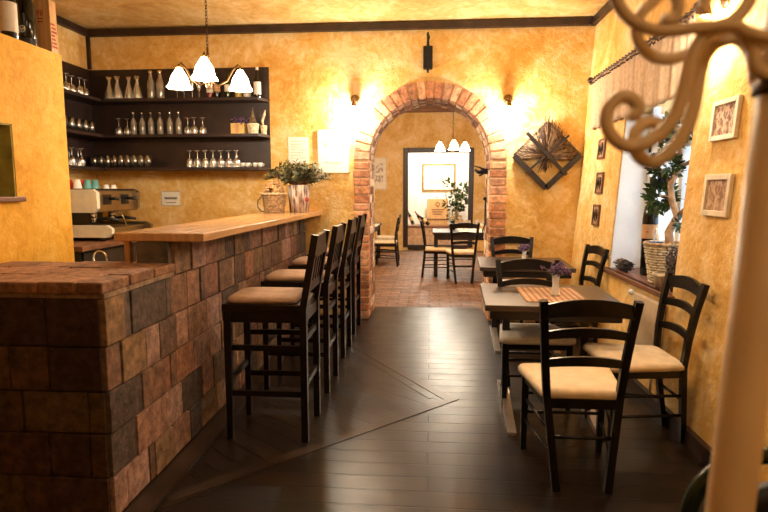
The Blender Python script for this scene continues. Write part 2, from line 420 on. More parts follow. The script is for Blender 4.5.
# back wall with the arched passage
R2 = AR+.035
poly = [(XL-.3, 0), (AX-R2, 0), (AX-R2, AZ)]
poly += [(AX-R2*cos(pi*i/28), AZ+R2*sin(pi*i/28)) for i in range(1, 28)]
poly += [(AX+R2, AZ), (AX+R2, 0), (2.1, 0), (2.1, CEIL), (XL-.3, CEIL)]
mb = MB(); mb.prism(poly, YB, YB+.64); struct(mb.build('wall_back', M['plaster']), 'mottled ochre plaster wall pierced by the brick arch', 'wall')
mb = MB(); mb.box(XL-.3, YR, 0, XL, YB, CEIL); struct(mb.build('wall_left', M['plaster']), 'ochre plaster wall behind the bar at the shelf corner', 'wall')
mb = MB(); mb.box(XL-.3, YR-.2, 0, 2.1, YR, CEIL); struct(mb.build('wall_rear', M['plaster']), 'ochre plaster wall opposite the arch', 'wall')

# right wall, battered, with the window niche
NY0, NY1, NZ0, NZ1 = 3.66, 4.96, .74, 2.33
def wallpiece(mb, y0, y1, z0, z1, xo=2.1):
    mb.hexa([(xw(z0), y0, z0), (xo, y0, z0), (xo, y1, z0), (xw(z0), y1, z0), (xw(z1), y0, z1), (xo, y0, z1), (xo, y1, z1), (xw(z1), y1, z1)])
mb = MB()
wallpiece(mb, YR, NY0, 0, CEIL); wallpiece(mb, NY1, YB, 0, CEIL); wallpiece(mb, NY0, NY1, 0, NZ0)
# flat arched head of the niche
n = 10
for i in range(n):
    ya, yb = NY0+(NY1-NY0)*i/n, NY0+(NY1-NY0)*(i+1)/n
    h = lambda y: NZ1-.25*((2*(y-NY0)/(NY1-NY0)-1)**2)
    a, b = h(ya), h(yb)
    mb.hexa([(xw(a), ya, a), (2.1, ya, a), (2.1, yb, b), (xw(b), yb, b), (xw(CEIL), ya, CEIL), (2.1, ya, CEIL), (2.1, yb, CEIL), (xw(CEIL), yb, CEIL)])
wr = mb.build('wall_right', M['plaster']); struct(wr, 'rough ochre plaster wall with the window niche', 'wall')
# white reveals of the niche (thin plaster coat)
mb = MB()
mb.hexa([(xw(NZ0)+.012, NY1-.012, NZ0), (2.08, NY1-.012, NZ0), (2.08, NY1, NZ0), (xw(NZ0)+.012, NY1, NZ0), (xw(2.08)+.012, NY1-.012, 2.08), (2.08, NY1-.012, 2.08), (2.08, NY1, 2.08), (xw(2.08)+.012, NY1, 2.08)])
mb.hexa([(xw(NZ0)+.012, NY0, NZ0), (2.08, NY0, NZ0), (2.08, NY0+.012, NZ0), (xw(NZ0)+.012, NY0+.012, NZ0), (xw(2.08)+.012, NY0, 2.08), (2.08, NY0, 2.08), (2.08, NY0+.012, 2.08), (xw(2.08)+.012, NY0+.012, 2.08)])
mb.build('reveal', M['white_plaster'], wr)
w1 = thing('window_1', 'white framed window set deep in the niche behind the plants', 'window', (1.86, 4.31, .79)); w1['kind'] = 'structure'
mb = MB(); hw = .635
for y in (-hw+.03, hw-.03, 0): mb.box(-.03, y-.03, 0, .03, y+.03, 1.5)
for z in (.03, 1.0, 1.47): mb.box(-.03, -hw, z-.03, .03, hw, z+.03)
mb.build('window_frame', M['white_frame'], w1)
for y in (-.32, .32):
    mb = MB(); mb.box(-.004, y-.285, .06, .004, y+.285, .97); mb.box(-.004, y-.285, 1.03, .004, y+.285, 1.44); mb.build('pane', M['window_glass'], w1)
mb = MB(); mb.box(1.51, NY0+.002, .745, 1.83, NY1-.014, .785, .006); mb.box(1.505, NY0-.05, .745, 1.547, NY1+.04, .785, .006)
tag(mb.build('window_sill', M['sill']), 'reddish brown wooden sill holding the plants and baskets', 'sill', None, 'structure')

# partition wall on the left, with its green niche
px0, px1, py0, py1, pz = -2.80, -2.30, 2.30, 3.44, 2.285
mb = MB()
mb.box(px0, py0, 0, px1, py1, 1.41); mb.box(px0, py0, 1.81, px1, py1, pz); mb.box(px0, 2.972, 1.41, px1, py1, 1.81)
mb.box(px0, py0, 1.41, px1, 2.42, 1.81); mb.box(px0, 2.42, 1.41, px0+.24, 2.972, 1.81)
pt = mb.build('wall_partition', M['plaster_gold']); struct(pt, 'golden yellow half-height partition wall at the end of the bar', 'wall')
mb = MB(); mb.box(px0+.24, 2.42, 1.41, px0+.252, 2.972, 1.81); mb.box(px0+.24, 2.962, 1.412, px1-.004, 2.972, 1.809); mb.box(px0+.24, 2.42, 1.802, px1-.004, 2.972, 1.81)
mb.build('niche_lining', M['green_paint'], pt)
mb = MB(); mb.box(px0+.26, 2.40, 1.385, px1+.03, 3.005, 1.413, .004); mb.build('niche_shelf', M['sill'], pt)

# ceiling beams, corner strip, baseboards
mb = MB(); mb.box(XL, YB-.055, 3.14, 1.66, YB, 3.207); struct(mb.build('trim_1', M['beam']), 'dark beam along the top of the arch wall', 'trim')
mb = MB(); mb.box(XL, YR, 3.14, XL+.055, YB-.055, 3.207); struct(mb.build('trim_2', M['beam']), 'dark beam along the top of the wall by the bar shelves', 'trim')
mb = MB(); mb.box(1.645, YR, 3.14, 1.71, YB, 3.207); struct(mb.build('trim_3', M['beam']), 'dark beam along the top of the window wall', 'trim')
mb = MB(); mb.box(XL, YB-.03, 2.79, XL+.035, YB, 3.14); struct(mb.build('trim_4', M['beam']), 'thin dark upright strip in the corner above the bar shelves', 'trim')
mb = MB(); mb.hexa([(1.47, YR, 0), (1.52, YR, 0), (1.52, YB, 0), (1.47, YB, 0), (1.47, YR, .09), (1.52, YR, .09), (1.52, YB, .09), (1.47, YB, .09)])
struct(mb.build('baseboard_right', M['beam']), 'black baseboard under the window wall', 'baseboard')
mb = MB(); mb.box(-1.352, 2.24, 0, -1.24, YB-.03, .016); struct(mb.build('baseboard_left', M['floor_band']), 'dark board on the floor along the foot of the bar', 'baseboard')

# brick arch
def brickcol(pal):
    c = random.choice(pal); k = random.uniform(.8, 1.2); return (c[0]*k, c[1]*k, c[2]*k, 1)
PA = [(.56, .25, .12), (.48, .20, .10), (.60, .30, .16), (.42, .18, .09), (.52, .27, .16)]
PI = [(.74, .60, .46), (.30, .15, .09), (.78, .66, .52), (.24, .12, .08), (.58, .34, .2)]
mb = MB(); Wd = .165
zz = 0.004; rowh = .088
while zz < AZ-.03:
    h = min(rowh*random.uniform(.92, 1.08), AZ-zz)
    for s in (-1, 1):
        mb.col = brickcol(PA); j = random.uniform(-.008, .008)
        xa, xb = AX+s*AR, AX+s*(AR+Wd+j)
        mb.box(min(xa, xb), YB-.032+random.uniform(-.004, .004), zz+.008, max(xa, xb), YB+.12, zz+h-.008, .006)
        y = YB+.126
        while y < YB+.60:
            L_ = random.choice((.11, .16, .23)); y2 = min(y+L_, YB+.64)
            mb.col = brickcol(PI); xa, xb = AX+s*(AR+random.uniform(-.004, .004)), AX+s*(AR+.03)
            mb.box(min(xa, xb), y+.006, zz+.006, max(xa, xb), y2-.006, zz+h-.006); y = y2
    zz += h
NB = 25
for i in range(NB):
    a0, a1 = pi*(i+.11)/NB, pi*(i+.89)/NB
    def wedge(r0, r1, y0, y1):
        P = lambda r, a, y: (AX-r*cos(a), y, AZ+r*sin(a))
        mb.hexa([P(r0, a0, y0), P(r0, a1, y0), P(r0, a1, y1), P(r0, a0, y1), P(r1, a0, y0), P(r1, a1, y0), P(r1, a1, y1), P(r1, a0, y1)])
    mb.col = brickcol(PA); wedge(AR, AR+Wd+random.uniform(-.008, .01), YB-.032+random.uniform(-.004, .004), YB+.12)
    y = YB+.126
    while y < YB+.60:
        y2 = min(y+random.choice((.09, .12, .2)), YB+.64); mb.col = brickcol(PI); wedge(AR+random.uniform(-.004, .004), AR+.03, y+.006, y2-.006); y = y2
ar = mb.build('trim_5', M['arch_brick']); struct(ar, 'round headed red brick arch around the passage to the dining room', 'arch')
mb = MB()
r1, r2 = AR+.010, AR+Wd-.008
for s in (-1, 1):
    xs = sorted((AX+s*r1, AX+s*r2)); mb.box(xs[0], YB-.02, 0, xs[1], YB+.0, AZ)
    xs = sorted((AX+s*(AR+.008), AX+s*(AR+.034))); mb.box(xs[0], YB+.0, 0, xs[1], YB+.64, AZ)
for i in range(32):
    a0, a1 = pi*i/32, pi*(i+1)/32
    P = lambda r, a, y: (AX-r*cos(a), y, AZ+r*sin(a))
    for ra, rb, ya, yb in ((r1, r2, YB-.02, YB), (AR+.008, AR+.034, YB, YB+.64)):
        mb.hexa([P(ra, a0, ya), P(ra, a1, ya), P(ra, a1, yb), P(ra, a0, yb), P(rb, a0, ya), P(rb, a1, ya), P(rb, a1, yb), P(rb, a0, yb)])
mb.build('mortar', M['arch_mortar'], ar)

# ------------------------------------------------------------------ dining room beyond the arch
ox0, ox1, oz0, oz1 = -.637, 1.022, .08, 2.44
mb = MB(); mb.box(-2.8, YF, 0, ox0, YF+.25, 3.5); mb.box(ox1, YF, 0, 2.8, YF+.25, 3.5); mb.box(ox0, YF, oz1, ox1, YF+.25, 3.5); mb.box(ox0, YF, 0, ox1, YF+.25, oz0)
struct(mb.build('wall_far', M['far_plaster']), 'pale ochre wall at the end of the dining room', 'wall')
mb = MB(); mb.box(-2.8, YB+.64, 0, -2.5, YF, 3.5); struct(mb.build('wall_far_left', M['far_plaster']), 'side wall of the dining room by the side table', 'wall')
mb = MB(); mb.box(2.5, YB+.64, 0, 2.8, YF, 3.5); struct(mb.build('wall_far_right', M['far_plaster']), 'side wall of the dining room facing the side table', 'wall')
mb = MB(); mb.box(-2.5, YF-.12, 3.26, 2.5, YF, 3.5); struct(mb.build('trim_6', M['brown_beam']), 'brown wooden beam high on the far dining room wall', 'trim')
mb = MB(); t = .115
mb.box(ox0, YF-.05, oz0, ox0+t, YF+.05, oz1, .008); mb.box(ox1-t, YF-.05, oz0, ox1, YF+.05, oz1, .008); mb.box(ox0+t, YF-.05, oz1-t, ox1-t, YF+.05, oz1, .008); mb.box(ox0+t, YF-.05, oz0-.06, ox1-t, YF+.05, oz0+.06, .008)
struct(mb.build('door_1', M['frame_dark']), 'dark wooden frame around the bright opening at the far end', 'doorway')
mb = MB(); mb.box(-2.2, YF+.25, 0, -2.0, 16, 3.0); mb.box(2.2, YF+.25, 0, 2.4, 16, 3.0); mb.box(-2.2, 15.6, 0, 2.4, 15.8, 3.0); mb.box(-2.2, YF+.25, 2.9, 2.4, 15.8, 3.0)
struct(mb.build('wall_end', M['white_plaster']), 'bright white wall of the small room seen through the dark frame', 'wall')
mb = MB(); mb.box(-2.2, YF+.25, -.06, 2.4, 15.8, .02); struct(mb.build('floor_end', M['floor_brick']), 'reddish floor of the small bright room', 'floor')

# ------------------------------------------------------------------ bar counter
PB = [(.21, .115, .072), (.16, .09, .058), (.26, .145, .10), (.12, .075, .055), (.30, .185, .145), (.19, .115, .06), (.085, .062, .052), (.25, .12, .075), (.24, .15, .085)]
PB_SHADED = [(.085, .045, .022), (.06, .032, .02), (.10, .062, .026), (.045, .024, .016), (.075, .034, .022)]  # block front: shade of the unlit face put into darker brick colours
bar = thing('bar_counter', 'long brick bar counter with a lower brick block at its near end', 'bar counter', (-1.38, 2.23, 0))
def courses(mb, org, u, nrm, length, z0, z1, pal, hs, lens, th=.03):
    u, nrm, org = Vector(u), Vector(nrm), Vector(org)
    rotm = Matrix((( u.x, nrm.x, 0, 0), (u.y, nrm.y, 0, 0), (0, 0, 1, 0), (0, 0, 0, 1)))
    z = z0; k = 0
    while z < z1-.02:
        h = hs[k % len(hs)]; k += 1
        if z+h > z1-.05: h = z1-z
        s = 0; first = random.uniform(.4, 1)
        while s < length-.004:
            l = random.choice(lens)*first*random.uniform(.85, 1.15); first = 1
            if s+l > length-.06: l = length-s
            mb.col = brickcol(pal); j = random.uniform(0, .012)
            c = org + u*(s+l/2) + nrm*(j-th/2) + Vector((0, 0, z+h/2))
            mb.obox(c, (max(l-.007, .01), th, max(h-.007+random.uniform(-.003, .002), .01)), rotm @ Matrix.Rotation(random.uniform(-.008, .008), 4, 'Y'), .003)
            s += l
        z += h
HB, HT = 1.06, 1.172
mb = MB()
courses(mb, (0, 0, 0), (0, 1, 0), (1, 0, 0), 3.92, 0.0, .99, PB, (.19, .20, .19, .20, .21), (.15, .22, .27, .31, .2, .06, .24))
courses(mb, (0, .69, 0), (0, 1, 0), (1, 0, 0), 3.23, .99, HT, PB, (.182,), (.16, .22, .27, .2))
courses(mb, (-.92, 0, 0), (1, 0, 0), (0, -1, 0), .905, 0.0, .99, PB_SHADED, (.19, .20, .19, .20, .21), (.2, .27, .31, .24))
# pale ledge under the top tiles, then the tiles
mb.col = (.26, .17, .11, 1); mb.box(-.91, .006, .99, .004, .67, 1.012)
for (y0, y1) in ((-.012, .215), (.22, .445), (.45, .68)):
  s = -.92
  while s < -.02:
    l = random.choice((.24, .29, .32, .17))
    if s+l > -.1: l = -s+.012
    if True:
        c = random.choice(((.27, .135, .07), (.32, .165, .09), (.22, .11, .06))); mb.col = (*c, 1)
        mb.box(s+.003, y0, 1.012, s+l-.003, y1+random.uniform(-.01, .006), HB+random.uniform(-.004, .005), .007)
    s += l
mb.build('brickwork', M['brick'], bar)
mb = MB(); mb.box(-.915, .025, 0, -.022, .67, 1.0); mb.box(-.20, .66, 0, -.022, 3.92, 1.17); mb.build('mortar_core', M['mortar'], bar)
mb = MB(); mb.box(-.215, .695, .9, -.03, .72, 1.172, .004); mb.build('end_panel', M['oak_end'], bar)
mb = MB(); mb.box(-.30, .72, .82, -.27, .75, 1.172); mb.box(-.30, 3.6, .82, -.27, 3.63, 1.172); mb.box(-.42, .76, .86, -.205, 3.6, .885); mb.build('inner_shelf', M['pale_wood'], bar)
mb = MB(); mb.box(-.325, .66, 1.174, .18, YB-2.23-.003, 1.22, .006)
ct = mb.build('counter_top', M['oak'], None, (-1.38, 2.23, 0)); tag(ct, 'glossy honey coloured wooden top along the brick bar', 'counter top')

# back bar counter with the coffee machine
bb = thing('back_bar_counter', 'dark work counter behind the bar below the coffee machine', 'counter', (XL, 4.6, 0))
mb = MB(); mb.box(.005, 0, .06, .80, 1.57, .92); mb.box(.005, 0, 0, .74, 1.57, .06); mb.build('body', M['black'], bb)
mb = MB(); mb.box(.005, -.04, .92, .86, 1.59, .965, .005); mb.build('worktop', M['oak_end'], bb)
for k in range(2):
    mb = MB(); mb.box(.80, .04+.76*k, .1, .815, .76+.76*k, .9); d = mb.build('door', M['dark_wood'], bb)
    mb = MB(); mb.tube([(.818, .66+.2*k, .5), (.835, .66+.2*k, .52), (.835, .66+.2*k, .6), (.818, .66+.2*k, .62)], .005); mb.build('handle', M['chrome'], d)
sk = thing('sink_tap', 'thin chrome swan-neck tap behind the brick block', 'tap', (-2.43, 3.70, .901))
mb = MB(); pts = [(.0, .15, 0), (.0, .15, .06)]+[(.05-.05*cos(pi*i/10), .15, .06+.05*sin(pi*i/10)) for i in range(11)]+[(.10, .15, .04)]; mb.tube(pts, .006); mb.build('spout', M['chrome'], sk)
sc_ = thing('sink_cabinet', 'black sink cabinet under the swan-neck tap behind the bar', 'cabinet', (-2.35, 3.82, 0))
mb = MB(); mb.box(-.18, -.30, 0, .18, .30, .86); mb.build('body', M['black'], sc_)
mb = MB(); mb.box(-.19, -.31, .86, .19, .31, .90, .004); mb.build('worktop', M['steel'], sc_)
tt = thing('bar_tool', 'pair of slim pale metal levers lying behind the raised bar', 'tool', (-1.70, 3.35, .886))
mb = MB(); mb.tube([(-.12, .0, .19), (-.02, -.02, .17), (.03, -.03, .14)], .012); mb.tube([(-.12, .0, .19), (-.13, .0, .05), (-.13, 0, .0)], .010); mb.tube([(-.03, .06, .19), (.08, .05, .205)], .010); mb.tube([(-.03, .06, .19), (-.05, .04, .0)], .008); mb.build('levers', M['steel'], tt)

cm = thing('espresso_machine', 'cream sided two group espresso machine with black handles', 'coffee machine', (-3.52, 5.05, .966))
# local: +x is the front; y runs along the machine
mb = MB(); pr = [(-.30, .52), (-.30, .0), (.50, .0)]
for yy in (0, .74):
    mb = MB()
    mb.prism([(-.22, .27), (-.25, .30), (-.16, .49), (.36, .49), (.40, .46), (.40, .31), (.36, .27)], yy, yy+.05)
    mb.prism([(-.30, .035), (-.30, .15), (.48, .15), (.53, .12), (.53, .07), (.49, .035)], yy, yy+.05)
    mb.box(.06, yy+.01, .15, .10, yy+.04, .28)
    mb.build('side_panel', M['cream_enamel' if yy == 0 else 'steel'], cm)
mb = MB(); mb.box(-.24, .05, .27, .37, .74, .485, .01); mb.box(-.24, .05, .03, -.02, .74, .28); mb.box(-.24, .05, .05, .46, .74, .12, .008); mb.build('body', M['steel'], cm)
mb = MB(); mb.box(-.02, .02, .13, .0, .74, .27); mb.box(-.27, .0, .155, .05, .03, .27); mb.box(-.24, .03, .485, .36, .76, .497); mb.build('black_trim', M['black'], cm)
for fx, fy in ((-.26, .03), (.42, .03), (-.26, .76), (.42, .76)):
    mb = MB(); mb.cyl((fx, fy, 0), (fx, fy, .04), .025); mb.build('foot', M['black'], cm)
for gy in (.22, .54):
    mb = MB(); mb.cyl((.22, gy, .27), (.22, gy, .215), .035); mb.tube([(.22, gy, .215), (.22, gy, .19)], .038); g = mb.build('group_head', M['chrome'], cm)
    mb = MB(); mb.tube([(.25, gy, .20), (.36, gy, .205), (.48, gy, .19)], [.010, .018, .014]); mb.build('handle', M['black'], g)
    mb = MB(); mb.tube([(.22, gy-.02, .19), (.22, gy-.02, .165)], .006); mb.tube([(.22, gy+.02, .19), (.22, gy+.02, .165)], .006); mb.build('spout', M['chrome'], g)
    mb = MB(); mb.box(.37, gy-.07, .34, .376, gy+.07, .44, .002)
    for a in range(3):
        for b in range(2): mb.box(.376, gy-.05+.04*a, .355+.04*b, .381, gy-.025+.04*a, .38+.04*b)
    mb.build('button_panel', M['black'], cm)
    mb = MB(); mb.tube([(.375, gy+.04, .40), (.46, gy+.05, .40)], [.012, .018]); mb.build('steam_knob', M['black'], cm)
mb = MB(); mb.tube([(.37, .40, .28), (.42, .40, .22), (.45, .41, .13)], .006); mb.build('steam_wand', M['chrome'], cm)
mb = MB(); mb.box(-.14, -.006, .30, .12, 0, .325); mb.build('badge', M['red_cup'], cm)
# cups standing on the machine
def cup(name, m, label, loc, r=.036, h=.062, group=None):
    mb = MB(); mb.lathe([(r*1.0, 0), (r*.95, .002), (r*.62, h), (r*.55, h), (0, h)]+[(0, h-.004), (r*.55, h-.004), (r*.9, 0)], 16)
    return tag(mb.build(name, m, None, loc), label, 'cup', group)
zc = .966+.4985
for k, (nm, dx, dy) in enumerate((('red_cup', .06, .12), ('ceramic', .16, .09), ('red_cup', .10, .27), ('teal_cup', .19, .20), ('teal_cup', .20, .31), ('ceramic', .20, .50), ('ceramic', .22, .60))):
    lb = ['red coffee cup upside down nearest the partition on the espresso machine', 'tall white coffee cup between two red cups on the espresso machine', 'red coffee cup beside a teal cup on the espresso machine',
          'teal coffee cup next to the red cup on the espresso machine', 'second teal coffee cup further along the espresso machine', 'low white cup behind the teal cups on the espresso machine', 'last low white cup at the far end of the espresso machine'][k]
    big = k < 5
    cup('coffee_cup', M[nm], lb, (-3.52+dx, 5.05+dy, zc), .042 if big else .035, .085 if big else .04)
gr = thing('coffee_grinder', 'black coffee grinder half hidden behind the partition edge', 'grinder', (-3.60, 4.83, .966))
mb = MB(); mb.box(-.09, -.09, 0, .09, .09, .30, .01); mb.build('body', M['black'], gr)
mb = MB(); mb.lathe([(.05, .30), (.09, .40), (.09, .56), (.06, .58), (0, .58)]); mb.build('hopper', M['dark_glass'], gr)

# ------------------------------------------------------------------ shelves
su = thing('wall_shelf_unit', 'dark brown corner shelf unit with three long shelves of glasses and bottles', 'shelf', (XL, YB, 1.672))
mb = MB(); mb.box(.004, -.016, 0, 2.06, -.002, 1.11); mb.build('back_panel', M['shelf'], su)
mb = MB(); mb.box(.002, -1.05, 0, .016, -.016, 1.11); mb.build('side_panel', M['shelf'], su)
SZ = [2.43, 2.05, 1.695]
for z in SZ:
    zl = z-1.672
    q = MB(); q.prism([(.016, -.016), (2.06, -.016), (2.06, -.10), (2.0, -.25), (.27, -.25), (.27, -1.05), (.016, -1.05)], zl-.03, zl, 'z'); q.build('shelf', M['shelf'], su)
ys = 6.075

def glass_mesh(prof): 
    mb = MB(); mb.lathe(prof, 14); return mb
WINE = [(.036, 0), (.041, .03), (.040, .06), (.030, .088), (.006, .10), (.0045, .105), (.004, .165), (.008, .172), (.036, .180), (.034, .182), (0, .179)]
TUMB = [(0, .006), (.030, .006), (.035, .13), (.037, .13), (.032, 0), (0, 0)]
FLUTE = [(.034, 0), (.032, .003), (.005, .008), (.004, .07), (.012, .085), (.025, .12), (.027, .20), (.023, .26)]
CARAFE = [(0, .003), (.052, .003), (.055, .02), (.048, .08), (.020, .17), (.016, .20), (.034, .25), (.030, .25), (.013, .2)]
SHORT = [(.030, 0), (.032, .02), (.030, .045), (.008, .058), (.006, .075), (.03, .085), (.028, .087), (0, .084)]
def series(name, cat, prof, m, spots, labels, group):
    base = glass_mesh(prof).build(name, m)
    for i, (x, y, z, rz) in enumerate(spots):
        o = base if i == 0 else base.copy()
        if i: COL.objects.link(o)
        o.location = (x, y, z); o.rotation_euler = (0, 0, rz)
        tag(o, labels if isinstance(labels, str) else labels[i], cat, group)
ORD = ['first', 'second', 'third', 'fourth', 'fifth', 'sixth', 'seventh', 'eighth', 'ninth', 'tenth', 'eleventh', 'twelfth', 'thirteenth', 'fourteenth']
e = .0015
# top shelf
series('wine_glass', 'glass', WINE, M['glass'], [(-3.68+.015*(i % 2), 5.42+.11*i, SZ[0]+e, 0) for i in range(5)],
       [f'{ORD[i]} upside-down wine glass from the partition, top shelf of the side wall' for i in range(5)], 'upside-down wine glasses on the top side shelf')
series('carafe', 'carafe', CARAFE, M['glass'], [(-3.53, ys, SZ[0]+e, 0), (-3.42, ys-.03, SZ[0]+e, 0), (-3.31, ys+.01, SZ[0]+e, 0), (-3.20, ys-.02, SZ[0]+e, 0)],
       [f'{ORD[i]} flared glass carafe from the corner on the top shelf' for i in range(4)], 'carafes on the top shelf')
def bottle(name, label, loc, body, H=.29, r=.037, neck=.013, lab='label_white', cap='black', group=None, lz=(.25, .5), sh=.62):
    t = thing(name, label, 'bottle', loc, random.uniform(-.2, .2), group)
    mb = MB(); mb.lathe([(0, 0), (r*.9, 0), (r, .008), (r, H*(sh-.06)), (r*.85, H*sh), (neck*1.15, H*(sh+.14)), (neck, H*(sh+.2)), (neck, H*.95), (0, H*.95)], 16); mb.build('body', M[body], t)
    if lab:
        mb = MB(); mb.lathe([(r+.0008, H*lz[0]), (r+.0008, H*lz[1])], 16); mb.build('label', M[lab], t, recalc=False)
    mb = MB(); mb.lathe([(neck*1.1, H*.90), (neck*1.2, H*.91), (neck*1.2, H), (0, H)], 12); mb.build('cap', M[cap], t)
    return t
b0 = bottle('spirit_bottle', 'clear stoppered bottle beside the carafes on the top shelf', (-3.055, ys, SZ[0]+e), 'frosted', .31, .043, .018, None, 'chrome', 'clear bottles on the top shelf')
put(copy_tree(b0), (-2.945, ys-.01, SZ[0]+e), 1, 'second clear stoppered bottle right of its twin on the top shelf')
series('champagne_flute', 'glass', FLUTE, M['glass'], [(-2.76+.085*i, ys-.02*(i % 2), SZ[0]+e, 0) for i in range(4)], [f'{ORD[i]} tall flute glass from the clear bottles on the top shelf' for i in range(4)], 'flute glasses on the top shelf')
bottle('liqueur_bottle', 'red liqueur bottle behind the lit chandelier', (-2.40, ys+.02, SZ[0]+e), 'red_liquor', .27, .036)
bottle('liqueur_bottle', 'dark red bottle next to the red liqueur on the top shelf', (-2.31, ys-.01, SZ[0]+e), 'dark_glass', .29, .036, lab='label_tan')
bottle('liqueur_bottle', 'olive green bottle with pale label in the middle of the chandelier', (-2.19, ys, SZ[0]+e), 'green_glass', .29, .038)
bottle('liqueur_bottle', 'golden liqueur bottle behind the right-hand lamp shade', (-2.08, ys+.02, SZ[0]+e), 'gold_liquor', .26, .042)
bottle('liqueur_bottle', 'squat clear bottle just left of the white capped spirit bottle', (-1.98, ys, SZ[0]+e), 'clear_spirit', .22, .042, lab=None, cap='label_tan')
bottle('spirit_bottle', 'dark bottle with white cap and round white label at the shelf end', (-1.865, ys, SZ[0]+e), 'dark_glass', .33, .038, lz=(.12, .52), cap='label_white')
# middle shelf
series('juice_glass', 'glass', TUMB, M['glass'], [(-3.72+.075*(i % 2), 5.36+.058*i, SZ[1]+e, 0) for i in range(11)], [f'{ORD[i]} tumbler from the partition on the middle side shelf' for i in range(11)], 'tumblers on the middle side shelf')
series('wine_glass', 'glass', WINE, M['glass'], [(-3.44, ys-.01, SZ[1]+e, 0), (-3.35, ys+.01, SZ[1]+e, 0)], [f'{ORD[i]} upside-down wine glass from the corner on the middle shelf' for i in range(2)], 'corner wine glasses on the middle shelf')
b0 = bottle('pourer_bottle', '', (0, 0, 0), 'frosted', .255, .034, .012, None, 'chrome', 'six identical pourer bottles on the middle shelf', sh=.58)
mb = MB(); mb.lathe([(.0125, .178), (.0135, .18), (.0125, .225)], 12); mb.build('neck_sleeve', M['black'], b0)
for i, x in enumerate((-3.27, -3.17, -3.07, -2.965, -2.855, -2.755)):
    o = b0 if i == 0 else copy_tree(b0); put(o, (x, ys-.01, SZ[1]+e), .3*i, f'{ORD[i]} from the left of six pourer bottles on the middle shelf')
series('wine_glass', 'glass', WINE, M['glass'], [(-2.655, ys, SZ[1]+e, 0), (-2.57, ys-.03, SZ[1]+e, 0), (-2.485, ys, SZ[1]+e, 0)], [f'{ORD[i]} upside-down wine glass right of the pourer bottles, middle shelf' for i in range(3)], 'wine glasses beside the pourer bottles')
t = thing('tea_box', 'small yellow card box holding dried purple flowers on the middle shelf', 'box', (-2.075, ys-.02, SZ[1]+e))
mb = MB(); mb.box(-.075, -.05, 0, .075, .05, .115, .003); mb.build('carton', M['yellow_card'], t)
mb = MB(); mb.box(-.02, -.0515, .01, .02, -.05, .105); mb.build('label', M['label_tan'], t)
mb = MB()
for k in range(40): mb.ball((random.gauss(.01, .04), random.gauss(0, .02), .145+random.gauss(0, .02)), .011, 6)
mb.build('dried_flowers', M['lavender'], t)
def basketpot(name, label, loc, r, h, pk):
    t = thing(name, label, 'basket', loc)
    mb = MB(); mb.lathe([(0, .004), (r*.8, .0), (r, h), (r*.92, h), (r*.75, .01)], 18)
    for k in range(5): mb.lathe([(r*(.82+.18*k/4)+.003*s, h*(.1+.2*k)+d) for s, d in ((0, -.008), (1, 0), (0, .008))], 18)
    mb.build('bowl', M['pale_wicker'], t)
    return t
t = basketpot('gift_basket', 'round cream basket with a pointed dry grass spike on the middle shelf', (-1.915, ys-.03, SZ[1]+e), .065, .11, 0)
mb = MB()
for k in range(30):
    a = random.uniform(0, 6.28); mb.tube([(.045*cos(a), .045*sin(a), .10), (.012*cos(a), .012*sin(a), .2), (0, 0, .25+random.uniform(-.02, .03))], .003, 4)
mb.build('grass_spike', M['straw'], t)
t = basketpot('gift_basket', 'narrow cream basket with a leaning feather at the end of the middle shelf', (-1.808, ys+.01, SZ[1]+e), .034, .095, 0)
mb = MB()
mb.tube([(0, 0, .08), (-.015, 0, .14), (.005, 0, .20), (.02, 0, .26)], [.006, .014, .016, .004]); mb.build('feather', M['pale_wicker'], t)
# lowest shelf
series('wine_glass', 'glass', WINE, M['glass'], [(-3.71+.08*(i % 2), 5.42+.075*i, SZ[2]+e, 0) for i in range(5)], [f'{ORD[i]} upside-down wine glass from the partition, lowest side shelf' for i in range(5)], 'upside-down wine glasses on the lowest side shelf')
series('tumbler', 'glass', TUMB, M['glass'], [(-3.76+.077*i, 6.07+.02*(i % 2), SZ[2]+e, 0) for i in range(9)]+[(-3.70+.077*i, 5.99, SZ[2]+e, 0) for i in range(9)],
       [f'{ORD[i]} tumbler from the corner in the rear row, lowest shelf' for i in range(9)]+[f'{ORD[i]} tumbler from the corner in the front row, lowest shelf' for i in range(9)], 'tumblers on the lowest shelf')
series('wine_glass', 'glass', WINE, M['glass'], [(-2.66+.088*i, 6.10, SZ[2]+e, 0) for i in range(7)]+[(-2.62+.088*i, 6.01, SZ[2]+e, 0) for i in range(7)],
       [f'{ORD[i]} upside-down wine glass from the left, rear row, lowest long shelf' for i in range(7)]+[f'{ORD[i]} upside-down wine glass from the left, front row, lowest long shelf' for i in range(7)], 'wine glasses at the right of the lowest shelf')
for i, x in enumerate((-2.00-.02, -1.965, -1.885, -1.83)):
    q = MB(); q.lathe([(0, .002), (.018, 0), (.028, .045), (.025, .045), (.016, .006), (0, .006)], 14); q.tube([(.026, 0, .035), (.042, 0, .03), (.04, 0, .015), (.022, 0, .012)], .004, 6)
    tag(q.build('espresso_cup', M['ceramic'], None, (x, 5.99, SZ[2]+e)), f'{ORD[i]} small white cup from the wine glasses on the lowest shelf', 'cup', 'small white cups on the lowest shelf')

